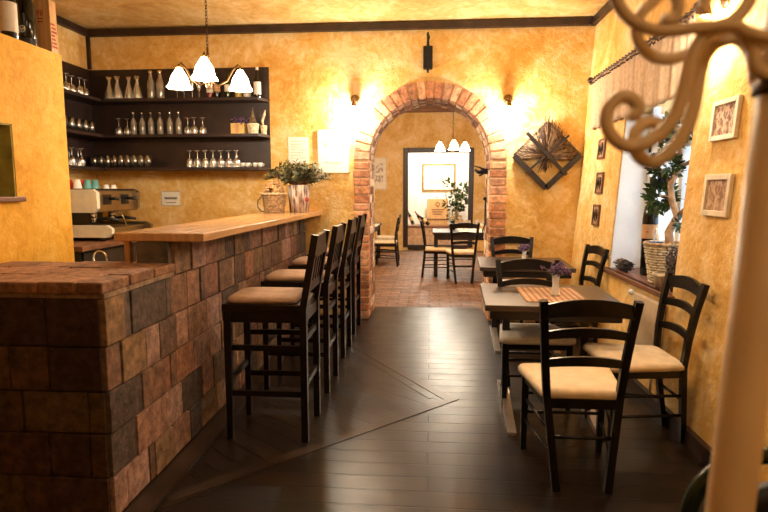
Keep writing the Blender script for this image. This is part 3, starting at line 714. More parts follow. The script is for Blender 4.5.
# ------------------------------------------------------------------ wall notices and decorations on the back wall
def squiggle(mb, x0, z, w, h, y, n=24, r=.002):
    mb.tube([(x0+w*i/n, y, z+h*(sin(i*1.9)+.5*sin(i*.8))*.5) for i in range(n+1)], r, 4)
t = thing('notice', 'small white handwritten notice above the raised bar', 'notice', (-2.943, YB, 1.352))
mb = MB(); mb.box(-.115, -.004, -.083, .115, 0, .083); mb.build('sheet', M['paper'], t)
mb = MB(); mb.box(-.113, -.005, -.081, .113, -.004, -.077); mb.box(-.113, -.005, .077, .113, -.004, .081); mb.box(-.113, -.005, -.081, -.109, -.004, .081); mb.box(.109, -.005, -.081, .113, -.004, .081)
squiggle(mb, -.075, .005, .15, .028, -.005, 60, .0022); squiggle(mb, -.06, -.045, .12, .014, -.005, 60, .0014); mb.build('writing', M['ink'], t)
t = thing('menu_sheet', 'white printed sheet pinned above the olive plant', 'sheet', (-1.455, YB, 1.905))
mb = MB(); mb.box(-.115, -.004, -.16, .115, 0, .125); mb.build('paper', M['paper'], t)
mb = MB()
for k in range(7): mb.box(-.085, -.005, .075-.03*k, .085-.03*(k % 3), -.004, .079-.03*k)
mb.build('print', M['label_tan'], t)
t = thing('poster_board', 'large white poster board beside the arch, under the wall lamp', 'poster', (-1.06, YB, 1.872))
mb = MB(); mb.box(-.175, -.018, -.235, .175, 0, .235, .003); mb.build('board', M['paper'], t)
mb = MB(); mb.box(-.175, -.022, -.235, -.165, -.018, .235); mb.box(.165, -.022, -.235, .175, -.018, .235); mb.box(-.175, -.022, .225, .175, -.018, .235); mb.box(-.175, -.022, -.235, .175, -.018, -.225); mb.build('edge', M['frame_white'], t)
mb = MB(); mb.box(-.10, -.020, .05, -.085, -.018, .1); mb.build('mark', M['label_tan'], t); mb = MB(); mb.box(.09, -.020, .06, .105, -.018, .1); mb.build('mark', M['label_tan'], t); mb = MB(); squiggle(mb, -.10, -.12, .2, .02, -.019, 24, .002); mb.build('writing', M['label_tan'], t)

t = thing('candle_bracket', 'black iron candle bracket hung on the wall above the arch', 'candle holder', (-.035, YB, 2.725))
mb = MB(); mb.box(-.05, -.075, 0, .05, -.0, .235, .008); mb.cyl((0, -.03, 0), (0, -.03, -.035), .012, seg=8); mb.build('holder', M['iron'], t)
mb = MB(); mb.tube([(0, -.03, .23), (0, -.03, .30), (.004, -.03, .33), (-.003, -.03, .36), (0, -.03, .385)], [.014, .013, .018, .014, .006], 8); mb.build('spike', M['iron'], t)
mb = MB(); mb.box(-.008, -.08, .01, .008, -.074, .225); mb.build('rib', M['blue_iron'], t)

def sconce(label, loc, rz=0, power=48):
    t = thing('wall_lamp', label, 'wall lamp', loc, rz, 'brass wall lamps')
    rm = Matrix.Rotation(pi/2, 4, 'X')
    mb = MB(); mb.lathe([(0, 0), (.052, 0), (.052, .010), (.03, .022), (0, .026)], 20, (0, 0, 0), rm); mb.build('back_plate', M['brass'], t)
    mb = MB(); mb.tube([(0, -.02, 0), (0, -.07, .012), (0, -.105, -.005), (0, -.11, -.035)], .011, 10); mb.build('arm', M['brass'], t)
    mb = MB(); mb.lathe([(.014, 0), (.020, -.004), (.034, -.055), (.036, -.06), (.032, -.06), (.018, -.01), (0, -.004)], 18, (0, -.11, -.03)); mb.build('lamp_cup', M['brass'], t)
    mb = MB(); mb.ball((0, -.11, -.082), .020, 12); mb.build('bulb', M['bulb'], t)
    l = bpy.data.lights.new('lamp_light', 'POINT'); l.energy = power; l.color = (1, .90, .73); l.shadow_soft_size = .03
    o = bpy.data.objects.new('lamp_light', l); COL.objects.link(o); o.parent = t; o.location = (0, -.16, -.17)
    return t
sconce('brass wall lamp to the left of the arch', (-.822, YB, 2.425))
sconce('brass wall lamp to the right of the arch', (.818, YB, 2.405))

t = thing('straw_ornament', 'diamond shaped dark wooden frame woven with dried straw', 'wall ornament', (1.235, YB-.012, 1.815))
h = .345
mb = MB()
for a, b, w in (((-h, 0), (0, -h), .055), ((0, -h), (h, 0), .055)):
    mb.bar((a[0], -.035, a[1]), (b[0], -.035, b[1]), w, .05, up=(0, 1, 0))
for a, b, w in (((-h, 0), (0, h), .03), ((0, h), (h, 0), .03)):
    mb.bar((a[0], -.02, a[1]), (b[0], -.02, b[1]), w, .03, up=(0, 1, 0))
mb.build('frame', M['dark_wood'], t)
mb = MB(); mb.bar((-.225, -.075, .235), (.20, -.075, -.205), .035, .025, up=(0, 1, 0)); mb.bar((-.22, -.06, -.185), (.215, -.06, .205), .022, .02, up=(0, 1, 0)); mb.build('cross_bar', M['dark_wood'], t)
mb = MB(); mb2 = MB()
for k in range(560):
    a = random.uniform(radians(-8), radians(188)); up = abs(sin(a))
    rmax = h/(abs(cos(a))+abs(sin(a)))
    tip = rmax*random.uniform(.75, 1.02) + (.10*max(0, sin(a))**6 + .03)*random.random()
    c0 = Vector((random.uniform(-.03, .03), 0, random.uniform(-.05, .02))); yy = -.03-random.uniform(0, .025)
    e_ = Vector((tip*cos(a), 0, tip*sin(a)))
    m_ = (c0+e_)*.55
    (mb if k % 3 else mb2).tube([(c0.x, yy, c0.z), (m_.x, yy-.006, m_.z), (e_.x, yy+random.uniform(-.01, .01), e_.z)], [.0032, .0042, .0014], 4)
for k in range(26):
    x = random.uniform(-.10, .06); mb2.tube([(x*.3, -.03, -.02), (x, -.03, -.12-random.random()*.06)], .0025, 4)
for k in range(40):
    s = random.choice((-1, 1)); f = random.uniform(.1, .95); p = Vector((s*h*(1-f), 0, h*f)); d = Vector((random.uniform(-.04, .04)+s*.02, 0, random.uniform(.02, .10)))
    mb2.tube([(p.x-d.x*.6, -.035, p.z-d.z*.6), (p.x+d.x*.5, -.04, p.z+d.z*.6)], [.003, .001], 4)
mb.build('straw', M['straw'], t); mb2.build('seed_heads', M['straw_dark'], t)

# dark blue iron beast on the right arch jamb
t = thing('iron_ornament', 'dark blue iron beast ornament reaching from the right arch jamb', 'ornament', (AX+AR-.004, YB+.30, 1.66))
mb = MB(); mb.tube([(.0, 0, .0), (-.05, 0, .0), (-.10, 0, -.01), (-.145, 0, .02)], [.035, .028, .02, .012], 8); mb.ball((-.05, 0, .005), .035, 10)
mb.build('body', M['blue_iron'], t)
for dz, l in ((.045, .16), (-.02, .13), (-.05, .10)):
    mb = MB(); mb.tube([(-.04, 0, dz*.4), (-.09, -.01, dz), (-l, -.01, dz*1.1+.015)], [.012, .009, .004], 6); mb.build('claw', M['blue_iron'], t)
t = thing('iron_strap', 'long dark metal strap hung on the right arch jamb below the iron beast', 'ornament', (AX+AR-.008, YB+.38, 1.04))
mb = MB(); mb.box(-.012, -.03, 0, .0, .03, .30, .003); mb.ball((-.012, 0, .31), .022, 8); mb.tube([(-.01, 0, .0), (-.03, 0, -.06), (-.02, 0, -.10)], .008, 6); mb.build('strap', M['iron'], t)

# ------------------------------------------------------------------ chandeliers
def chandelier(label, loc, top, lampm, power, arms=4, R=.26, group=None, rz=.3, drop=0):
    t = thing('chandelier', label, 'chandelier', loc, rz, group)
    H = top-loc[2]
    mb = MB()
    n_ = int(H/.03)
    for k in range(n_):
        z = .16+(H-.16)*k/n_; zz_ = z+(H-.16)/n_*.55
        if k % 2: mb.tube([(-.007, 0, z-.006), (.007, 0, z-.006), (.007, 0, zz_+.012), (-.007, 0, zz_+.012)], .0025, 5, True)
        else: mb.tube([(0, -.007, z-.006), (0, .007, z-.006), (0, .007, zz_+.012), (0, -.007, zz_+.012)], .0025, 5, True)
    mb.build('chain', M['rod_iron'], t)
    mb = MB(); mb.lathe([(0, H), (.06, H-.001), (.05, H-.03), (.015, H-.045), (0, H-.05)], 16); mb.build('ceiling_rose', M['rod_iron'], t)
    mb = MB(); mb.lathe([(0, -.12), (.018, -.11), (.03, -.07), (.014, -.03), (.03, .02), (.018, .07), (.012, .13), (.03, .14), (.012, .15), (.008, .2), (0, .2)], 14); mb.build('stem', M['brass'], t)
    for k in range(arms):
        a = 2*pi*k/arms; P = lambda r, z: (r*cos(a), r*sin(a), z)
        mb = MB(); mb.tube([P(.015, -.05), P(.08, -.08), P(.16, -.03), P(.21, .06), P(R-.02, .11), P(R, .10), P(R, .07)], .008, 8); am = mb.build('arm', M['brass'], t)
        mb = MB(); rr = [.022, .03, .065, .082, .10]; zz2 = [.07, .055, .0, -.06, -.09]
        prof = list(zip(rr, zz2))
        mb.lathe(prof, 18, P(R, 0)); 
        for v in mb.bm.verts:
            d = Vector((v.co.x-R*cos(a), v.co.y-R*sin(a)));
            if d.length > .07:
                an = atan2(d.y, d.x); s_ = 1+.10*cos(6*an)*(d.length-.06)/.04; v.co.x = R*cos(a)+d.x*s_; v.co.y = R*sin(a)+d.y*s_
        mb.build('lamp_shade', lampm, am)
        mb = MB(); mb.ball(P(R, -.03), .03, 10); mb.build('bulb', M['bulb'], am)
        l = bpy.data.lights.new('lamp_light', 'POINT'); l.energy = power; l.color = (1, .88, .70); l.shadow_soft_size = .05
        o = bpy.data.objects.new('lamp_light', l); COL.objects.link(o); o.parent = t; o.location = P(R, -.12)
    return t
chandelier('lit tulip shade chandelier hanging over the bar in front of the shelves', (-1.78, 4.5, 2.37), CEIL, M['lamp_glass'], 16, 3, .28, 'tulip shade chandeliers', radians(46))
chandelier('unseen tulip shade chandelier added over the aisle as fill light', (.15, 2.45, 2.66), CEIL, M['lamp_glass'], 5, 4, .22, 'tulip shade chandeliers', .6)  # added fill light, hangs above the camera's view
chandelier('lit chandelier hanging in the dining room beyond the arch', (.40, 10.2, 2.24), 3.5, M['far_lamp_glass'], 32, 3, .26, 'tulip shade chandeliers', .55)

# ------------------------------------------------------------------ furniture
def arched_slat(mb, x0, x1, y0, y1, z, h, arch, bow=-.02, th=.018, n=10):
    """curved ladder slat: bowed backwards and arched upwards"""
    def ring(i):
        u = i/n; k = 1-(2*u-1)**2
        x = x0+(x1-x0)*u; y = y0+(y1-y0)*u + bow*k; zc_ = z+arch*k
        return x, y, zc_
    vs = []
    for i in range(n+1):
        x, y, zc_ = ring(i); k = 1-(2*i/n-1)**2
        hh = h*(.82+.18*k)
        vs.append([mb.bm.verts.new(p) for p in ((x, y-th/2, zc_-hh/2), (x, y+th/2, zc_-hh/2), (x, y+th/2, zc_+hh/2), (x, y-th/2, zc_+hh/2))])
    fs = []
    for i in range(n):
        for k in range(4): fs.append(mb.bm.faces.new([vs[i][k], vs[i][(k+1) % 4], vs[i+1][(k+1) % 4], vs[i+1][k]]))
    fs.append(mb.bm.faces.new(vs[0])); fs.append(mb.bm.faces.new(vs[-1][::-1])); mb._paint(fs)
def cushion(w0, w1, d, z0, z1, y0, n=10):
    """rounded trapezoid pad; w0 rear width, w1 front width"""
    mb = MB()
    def rr(s, inset):
        pts = []
        for (cx, cy, a0) in ((1, 1, 0), (-1, 1, 90), (-1, -1, 180), (1, -1, 270)):
            for k in range(7):
                a = radians(a0+90*k/6); rc = .055 if cy > 0 else .03
                yy = (d/2-rc-inset)*cy + rc*sin(a)
                w = (w0+(w1-w0)*((yy+d/2)/d))/2
                pts.append(((w-rc-inset)*cx + rc*cos(a), y0+d/2+yy + (.02*(1-((w-rc-inset)*cx/w)**2) if cy > 0 else 0)))
        return pts
    rings = []
    for (inset, z) in ((.012, z0), (0, z0+.008), (0, z1-.018), (.008, z1-.006), (.03, z1), (.09, z1+.006)):
        rings.append([mb.bm.verts.new((x, y, z)) for x, y in rr(1, inset)])
    fs = []
    for A, B in zip(rings[:-1], rings[1:]):
        for k in range(len(A)): fs.append(mb.bm.faces.new([A[k], A[(k+1) % len(A)], B[(k+1) % len(A)], B[k]]))
    fs.append(mb.bm.faces.new(rings[-1])); fs.append(mb.bm.faces.new(rings[0][::-1])); mb._paint(fs, True)
    return mb
def make_chair(fabric):
    t = thing('dining_chair', '', 'chair', (0, 0, 0))
    W = M['chair']
    foot, st, tp = .122, .172, .214
    def post(s, z):
        if z < .46: u = z/.46; return Vector((s*(foot+(st-foot)*u), -.235+.045*u, z))
        u = (z-.46)/.48; return Vector((s*(st+(tp-st)*u), -.19-.055*u*u-.015*u, z))
    cushion(.39, .51, .44, .445, .492, -.20).build('seat', M[fabric], t)
    for s in (-1, 1):
        mb = MB(); zs = (0, .2, .46, .62, .8, .94)
        for a, b in zip(zs[:-1], zs[1:]): mb.bar(post(s, a), post(s, b)+Vector((0, 0, .002)), .036, .030, up=(0, 1, 0), bev=0)
        mb.build('back_leg', W, t)
    for s in (-1, 1):
        mb = MB(); mb.bar((s*.208, .205, 0), (s*.208, .195, .44), .030, .030, .040, .040, bev=.004); mb.build('front_leg', W, t)
    mb = MB()
    for s in (-1, 1): mb.bar(post(s, .425), (s*.208, .195, .425), .022, .045)
    mb.bar((-.208, .195, .425), (.208, .195, .425), .022, .045); mb.bar(post(-1, .425), post(1, .425), .022, .045); mb.build('seat_frame', W, t)
    for zc_, hh, ar_ in ((.885, .078, .028), (.765, .046, .024), (.625, .046, .020)):
        mb = MB(); a, b = post(-1, zc_), post(1, zc_); arched_slat(mb, a.x, b.x, a.y, b.y, zc_, hh, ar_, -.022); mb.build('back_slat', W, t)
    for s in (-1, 1):
        for z in (.17, .29):
            mb = MB(); mb.tube([post(s, z), (s*.208, .2, z+.01)], .009, 8); mb.build('stretcher', W, t)
    for z in (.22, .33): mb = MB(); mb.tube([(-.208, .2, z), (.208, .2, z)], .009, 8); mb.build('stretcher', W, t)
    mb = MB(); mb.tube([post(-1, .26), post(1, .26)], .009, 8); mb.build('stretcher', W, t)
    return t
c0 = make_chair('cream'); c1 = make_chair('white_fabric')
GC = 'black ladder-back dining chairs'
put(c0, (.745, 2.865, 0), radians(0), 'black ladder-back chair with cream seat, back turned, at the front of the near table', GC)
put(copy_tree(c0), (1.228, 3.335, 0), radians(92), 'black ladder-back chair with cream seat against the wall beside the near table', GC)
put(c1, (.715, 3.87, 0), radians(180), 'black ladder-back chair with white seat tucked under the far side of the near table', GC)
put(copy_tree(c0), (1.25, 5.14, 0), radians(96), 'black ladder-back chair at the window sill side of the second table', GC)
put(copy_tree(c1), (.89, 5.90, 0), radians(180), 'black ladder-back chair against the arch wall behind the second table', GC)

def make_table():
    t = thing('dining_table', '', 'table', (0, 0, 0))
    mb = MB(); mb.box(-.425, -.41, .712, .425, .41, .75, .004); mb.build('table_top', M['table'], t)
    mb = MB()
    for s in (-1, 1): mb.box(-.38, s*.375-.012, .655, .38, s*.375+.012, .712); mb.box(s*.38-.012, -.375, .655, s*.38+.012, .375, .712)
    mb.build('apron', M['table_leg'], t)
    for s in (-1, 1):
        mb = MB(); mb.box(s*.26-.024, 0, .05, s*.26+.024, .06, .68, .004); lg = mb.build('leg', M['table_leg'], t)
        mb = MB(); x0, x1 = s*.26-.026, s*.26+.026
        mb.hexa([(x0, -.58, 0), (x1, -.58, 0), (x1, .36, 0), (x0, .36, 0), (x0, -.58, .018), (x1, -.58, .018), (x1, .36, .018), (x0, .36, .018)])
        mb.hexa([(x0, -.58, .018), (x1, -.58, .018), (x1, .0, .018), (x0, .0, .018), (x0, -.575, .02), (x1, -.575, .02), (x1, .0, .09), (x0, .0, .09)])
        mb.hexa([(x0, .06, .018), (x1, .06, .018), (x1, .36, .018), (x0, .36, .018), (x0, .06, .09), (x1, .06, .09), (x1, .355, .02), (x0, .355, .02)])
        mb.build('foot', M['foot_metal'], lg)
    return t
t0 = make_table()
put(t0, (.79, 3.80, 0), radians(-3), 'dark square table with the striped placemat and the white flower vase', 'dark square tables')
put(copy_tree(t0), (.91, 5.52, 0), radians(-2.9), 'dark square table between the near table and the arch wall', 'dark square tables')
mb = MB(); mb.box(-.20, -.265, 0, .20, .265, .004)
tag(mb.build('placemat', M['woven'], None, (.815, 3.79, .7505)), 'orange and cream striped woven placemat on the near table', 'placemat'); bpy.data.objects['placemat'].rotation_euler.z = radians(-1)
def flower_vase(label, loc, sc=1, m='lavender'):
    t = thing('flower_vase', label, 'vase', loc, 0, 'white flower vases on the tables')
    mb = MB(); mb.lathe([(0, 0), (.026, 0), (.030, .012), (.022, .06), (.020, .10), (.027, .14), (.023, .14), (.016, .1), (0, .02)], 18); mb.build('vase', M['ceramic'], t)
    mb = MB(); mb2 = MB(); mb3 = MB()
    for k in range(34):
        a = random.uniform(0, 6.28); r = random.uniform(.01, .085); z = .165+random.uniform(-.015, .035)
        mb2.tube([(.008*cos(a), .008*sin(a), .12), (r*cos(a), r*sin(a), z)], .0015, 4)
        for j in range(5): mb.ball((r*cos(a)+random.gauss(0, .007), r*sin(a)+random.gauss(0, .007), z+random.gauss(.004, .009)), .0075, 6)
    for k in range(14):
        a = random.uniform(0, 6.28); r = .05; c = Vector((r*cos(a), r*sin(a), .15)); d = Vector((cos(a), sin(a), -.2))*.02; n_ = Vector((-sin(a), cos(a), .2))*.008
        mb3.quad(c-d, c+n_, c+d, c-n_)
    mb2.build('stems', M['olive_leaf'], t); mb.build('blossoms', M[m], t); mb3.build('leaves', M['leaf'], t)
    t.scale = (sc,)*3
    return t
flower_vase('white vase of purple flowers on the striped placemat', (.835, 3.74, .7555), 1.0)
flower_vase('small white vase of dusky flowers on the second table', (.905, 5.42, .7515), .85)

def make_stool():
    t = thing('bar_stool', '', 'bar stool', (0, 0, 0)); W = M['stool']
    def post(s, z):
        u = z/1.2; return Vector((s*.19, -.235-(.0 if z < .78 else .075*((z-.78)/.42)), z))
    cushion(.36, .38, .40, .805, .845, -.19).build('cushion', M['tan_fabric'], t)
    mb = MB(); mb.box(-.20, -.235, .765, .20, .235, .805, .005); mb.build('seat', W, t)
    for s in (-1, 1):
        mb = MB(); zs = (0, .78, 1.0, 1.2)
        for a, b in zip(zs[:-1], zs[1:]): mb.bar(post(s, a), post(s, b)+Vector((0, 0, .002)), .042, .038, up=(0, 1, 0))
        mb.build('back_leg', W, t)
    for s in (-1, 1):
        mb = MB(); mb.bar((s*.18, .21, 0), (s*.18, .205, .77), .034, .034, .044, .044, bev=.003); mb.build('front_leg', W, t)
    mb = MB(); a, b = post(-1, 1.135), post(1, 1.135); mb.bar(a, b, .026, .12, up=(0, 0, 1)); mb.build('top_rail', W, t)
    mb = MB(); a, b = post(-1, .90), post(1, .90); mb.bar(a, b, .022, .05); mb.build('lower_rail', W, t)
    for k in range(4):
        x = -.115+.0767*k; a, b = post(1, .91), post(1, 1.09); mb = MB(); mb.bar((x, a.y, .91), (x, b.y, 1.09), .034, .014, up=(0, 1, 0)); mb.build('back_slat', W, t)
    mb = MB()
    for s in (-1, 1): mb.box(s*.18-.012, -.22, .70, s*.18+.012, .2, .766)
    mb.box(-.18, .19, .70, .18, .214, .766); mb.box(-.19, -.245, .70, .19, -.225, .766); mb.build('seat_frame', W, t)
    for s in (-1, 1):
        mb = MB(); mb.bar((s*.187, -.235, .55), (s*.18, .207, .55), .018, .032); mb.build('stretcher', W, t)
        mb = MB(); mb.bar((s*.187, -.235, .28), (s*.18, .207, .28), .018, .032); mb.build('stretcher', W, t)
    for z, y in ((.60, -.235), (.33, -.235), (.36, .207)):
        mb = MB(); mb.bar((-.185, y, z), (.185, y, z), .018, .036); mb.build('stretcher', W, t)
    return t
s0 = make_stool()
SL = ['dark wooden bar stool nearest to the brick block', 'dark wooden bar stool second from the brick block', 'dark wooden bar stool second from the arch', 'dark wooden bar stool nearest to the arch']
for i, (y, a) in enumerate(((3.245, 91), (4.04, 90), (4.885, 90), (5.70, 89))):
    put(s0 if i == 0 else copy_tree(s0), (-.945-.015*i, y, 0), radians(a), SL[i], 'bar stools along the counter')

# radiator under the sill
t = thing('radiator', 'cream panel radiator below the window sill', 'radiator', (1.535, 3.75, .30))
mb = MB(); mb.hexa([(-.075, -.05, 0), (-.028, -.05, 0), (-.028, .40, 0), (-.075, .40, 0), (-.055, -.05, .41), (-.006, -.05, .41), (-.006, .40, .41), (-.055, .40, .41)])
mb.build('panel', M['radiator'], t)
mb = MB(); mb.tube([(-.03, .40, .37), (-.03, .44, .38), (-.045, .45, .40)], .012, 8); mb.ball((-.05, .45, .405), .022, 10); mb.build('valve', M['ceramic'], t)
for y in (.36, 0): mb = MB(); mb.tube([(-.055, y, .01), (-.055, y, -.3)], .009, 8); mb.build('pipe', M['radiator'], t)

# ------------------------------------------------------------------ things on the window sill
SZT = .7855
def leafclump(mb, c, R, n_, L_=.05, flat=.8):
    for k in range(n_):
        d = Vector((random.gauss(0, 1), random.gauss(0, 1), random.gauss(0, 1))).normalized()
        p = Vector(c)+Vector((d.x*R[0], d.y*R[1], d.z*R[2]))*random.uniform(.45, 1)
        o_ = (d+Vector((random.uniform(-.7, .7), random.uniform(-.7, .7), random.uniform(-.5, .8)))).normalized()
        s_ = o_.cross(Vector((random.random(), random.random(), random.random()))).normalized(); l = L_*random.uniform(.7, 1.3)
        u_ = o_.cross(s_)*l*.08
        mb.bm.faces.ensure_lookup_table()
        mb.quad(p, p+o_*l*.45+s_*l*.24+u_, p+o_*l, p+o_*l*.45-s_*l*.24+u_, smooth=True)
t = thing('wicker_basket', 'tall pale wicker basket on the sill holding the little tree', 'basket', (1.675, 4.12, SZT))
mb = MB(); hB = .285
mb.lathe([(0, .004), (.088, 0), (.135, hB), (.125, hB), (.08, .012), (0, .012)], 24)
mb.build('lining', M['wicker'], t)
mb = MB()
for k in range(15):
    z = .012+k*.0188; r = .09+.046*z/hB
    mb.tube([Vector((cos(2*pi*j/28), sin(2*pi*j/28), 0))*(r+.0036*(1 if (j+k) % 2 else -1))+Vector((0, 0, z)) for j in range(28)], .0085, 5, True)
mb.build('weave', M['pale_wicker'], t)
mb = MB(); mb.tube([(.138*cos(2*pi*j/24), .138*sin(2*pi*j/24), hB) for j in range(24)], .012, 8, True); mb.build('rim', M['wicker'], t)
t = thing('potted_tree', 'small leafy tree with twisted pale trunk growing from the sill basket', 'plant', (1.70, 4.09, SZT+.02))
mb = MB(); mb.lathe([(0, 0), (.06, 0), (.085, .24), (.07, .24), (0, .22)], 16); mb.build('pot', M['terracotta'], t)
mb = MB()
mb.tube([(0, 0, .2), (-.02, 0, .35), (.03, .0, .46), (.0, .02, .56), (-.015, .03, .68), (.035, .02, .80), (.02, 0, .95), (-.02, 0, 1.1)], [.034, .03, .026, .024, .022, .02, .015, .008], 8)
mb.tube([(.03, 0, .46), (.06, -.12, .54), (.05, -.24, .59)], [.02, .016, .012], 7); mb.tube([(.035, .02, .80), (.06, -.1, .84), (.05, -.22, .86)], [.016, .014, .01], 7)
mb.tube([(0, .02, .56), (-.01, .12, .60), (-.03, .2, .6)], [.014, .01, .006], 6); mb.tube([(-.015, .03, .68), (-.03, .1, .78), (-.05, .18, .8)], [.014, .01, .006], 6)
mb.build('trunk', M['bark'], t)
mb = MB()
leafclump(mb, (-.035, .14, .60), (.085, .10, .11), 330, .055); leafclump(mb, (-.03, .08, .82), (.085, .15, .085), 330, .05); leafclump(mb, (-.0, -.05, 1.08), (.10, .17, .09), 300, .055)
leafclump(mb, (.06, -.24, .66), (.05, .06, .09), 130, .05); leafclump(mb, (.04, .20, 1.0), (.07, .07, .06), 110, .05)
mb.build('foliage', M['leaf'], t)
mb = MB(); leafclump(mb, (.05, -.06, .42), (.05, .07, .06), 60, .05); mb.build('young_leaves', M['teal_leaf'], t)
mb = MB(); leafclump(mb, (-.055, .14, .735), (.03, .035, .02), 40, .035); mb.build('purple_flower', M['purple'], t)
t = thing('lavender_bunch', 'standing bunch of grey dried lavender at the near end of the sill', 'dried flowers', (1.60, 3.765, SZT))
mb = MB(); mb2 = MB()
for k in range(90):
    a = random.uniform(0, 6.28); r = .07*sqrt(random.random()); x = max(-.05, r*cos(a)*.7); y = r*sin(a)*1.2; hh = random.uniform(.16, .30)
    mb.tube([(x*.3, y*.4, .0), (x*.8, y*.8, hh*.6), (x, y, hh)], .0016, 4)
    for j in range(4): mb2.ball((x+random.gauss(0, .006), y+random.gauss(0, .008), hh-.02*j), .007, 6)
mb.build('stems', M['dry_herb'], t); mb2.build('flower_heads', M['dry_herb'], t)
t = thing('blue_jug', 'small white and blue ceramic jug standing inside the wicker basket rim', 'jug', (1.625, 4.16, SZT+.20))
mb = MB(); mb.lathe([(0, -.185), (.03, -.185), (.035, .06), (.045, .10), (.04, .10), (.03, .05), (0, -.1)], 16); mb.build('body', M['ceramic'], t)
mb = MB(); mb.tube([(0, -.04, .05), (0, -.03, .14), (0, .0, .19), (0, .035, .15), (0, .04, .07)], .008, 8); mb.build('handle', M['ceramic'], t)
mb = MB(); mb.lathe([(.0462, .088), (.0475, .094), (.0462, .10)], 16); mb.build('blue_band', M['blue_glaze'], t)
t = thing('wine_bottle', 'big dark wine bottle with a tan label standing behind the sill basket', 'bottle', (1.715, 4.52, SZT))
mb = MB(); mb.lathe([(0, .0), (.053, 0), (.058, .01), (.058, .44), (.050, .51), (.022, .59), (.02, .63), (.02, .76), (0, .76)], 24); mb.build('body', M['dark_glass'], t)
mb = MB(); mb.lathe([(.0588, .29), (.0588, .40)], 24); lb = mb.build('label', M['label_tan'], t, recalc=False)
mb = MB(); mb.ball((-.036, -.046, .345), .009, 8); mb.build('seal', M['red_cup'], lb)
mb = MB(); mb.lathe([(.0215, .66), (.0225, .66), (.0225, .765), (0, .765)], 16); mb.build('foil', M['black'], t)
t = thing('herb_bundle', 'dark bundle of dried stems lying at the far end of the sill', 'dried flowers', (1.60, 4.73, SZT+.002))
mb = MB()
for k in range(150):
    a, b = random.uniform(0, 6.28), random.uniform(0, 1); r = .045*sqrt(b)
    y0 = random.uniform(-.15, .0); mb.tube([(r*cos(a), y0, .047+r*sin(a)), (r*cos(a)*1.05, y0+.15, .047+r*sin(a)*1.02)], .004, 4)
    mb.ball((r*cos(a), y0+random.uniform(0, .15), .047+r*sin(a)), .0055, 6)
mb.build('stems', M['dark_herb'], t)
mb = MB(); mb.tube([(.047*cos(2*pi*j/14), 0, .048+.047*sin(2*pi*j/14)) for j in range(14)], .004, 5, True); mb.build('tie', M['straw'], t)
t = thing('flower_pot', 'small tan clay pot on the sill edge in front of the wicker basket', 'pot', (1.575, 3.89, SZT))
mb = MB(); mb.lathe([(0, .003), (.042, 0), (.058, .085), (.06, .10), (.054, .10), (.04, .02), (0, .02)], 20); mb.build('pot', M['terracotta'], t)
mb = MB(); mb.lathe([(.0595, .083), (.065, .086), (.065, .105), (.055, .105)], 20); mb.build('rim', M['pale_wicker'], t)

# curtain valance on its rod
t = thing('curtain_rod', 'twisted dark iron curtain rod above the window niche', 'curtain rod', (1.60, 5.93, 2.545))
mb = MB(); n_ = 120; yy0 = 2.25
for s in (0, pi): mb.tube([(.009*cos(i*.8+s), -yy0*i/n_, .009*sin(i*.8+s)) for i in range(n_+1)], .008, 5)
mb.build('rod', M['rod_iron'], t)
for y in (.02, -yy0-.02): mb = MB(); mb.ball((0, y, 0), .032, 12); mb.tube([(0, y, 0), (0, y*1.0+(.03 if y > 0 else -.03), 0)], .014, 8); mb.build('finial', M['rod_iron'], t)
for y in (-.10, -yy0+.1): mb = MB(); mb.tube([(0, y, 0), (.062, y, 0)], .008, 8); mb.build('bracket', M['rod_iron'], t)
t = thing('curtain', 'gathered beige lace valance hanging from the curtain rod', 'curtain', (1.60, 5.90, 2.545))
def cf(u, v):
    y = -2.2*u; fold = sin(u*62)+.5*sin(u*141+1)
    z = -.012-.475*v - .014*abs(sin(u*45))*(1 if v > .97 else 0)
    return (.004+.011*fold*(.35+.65*v), y, z)
mb = MB(); mb.grid(cf, 260, 14); o = mb.build('cloth', M['curtain'], t, recalc=False)
sm = o.modifiers.new('thickness', 'SOLIDIFY'); sm.thickness = .002
mb = MB()
for k in range(90): 
    u = k/89; mb.ball((-.012+random.uniform(-.004, .004), -2.2*u, -.035-.02*random.random()), .008, 6)
mb.build('lace_heading', M['rod_iron'], t)

# little plaques and framed pictures on the right wall
def wall_frame(name, label, cat, y, z, w, hgt, fm, pm, fw=.03, th=.022, group=None, matw=0):
    t = thing(name, label, cat, (xw(z)-.002, y, z), 0, group); t.rotation_euler = (0, math.atan(.0625), 0)
    mb = MB()
    mb.box(-th, -w/2, -hgt/2, 0, -w/2+fw, hgt/2, .003); mb.box(-th, w/2-fw, -hgt/2, 0, w/2, hgt/2, .003); mb.box(-th, -w/2+fw, hgt/2-fw, 0, w/2-fw, hgt/2, .003); mb.box(-th, -w/2+fw, -hgt/2, 0, w/2-fw, -hgt/2+fw, .003)
    mb.build('frame', fm, t)
    mb = MB(); mb.box(-th*.5, -w/2+fw, -hgt/2+fw, -.001, w/2-fw, hgt/2-fw); mb.build('picture', pm, t)
    return t
wall_frame('framed_picture', 'cream framed sepia print, upper one on the window wall', 'picture', 3.265, 1.832, .275, .222, M['frame_white'], M['print_a'], .028, group='framed prints on the window wall')
wall_frame('framed_picture', 'cream framed brown print, lower one on the window wall', 'picture', 3.245, 1.420, .285, .232, M['frame_white'], M['print_b'], .032, group='framed prints on the window wall')
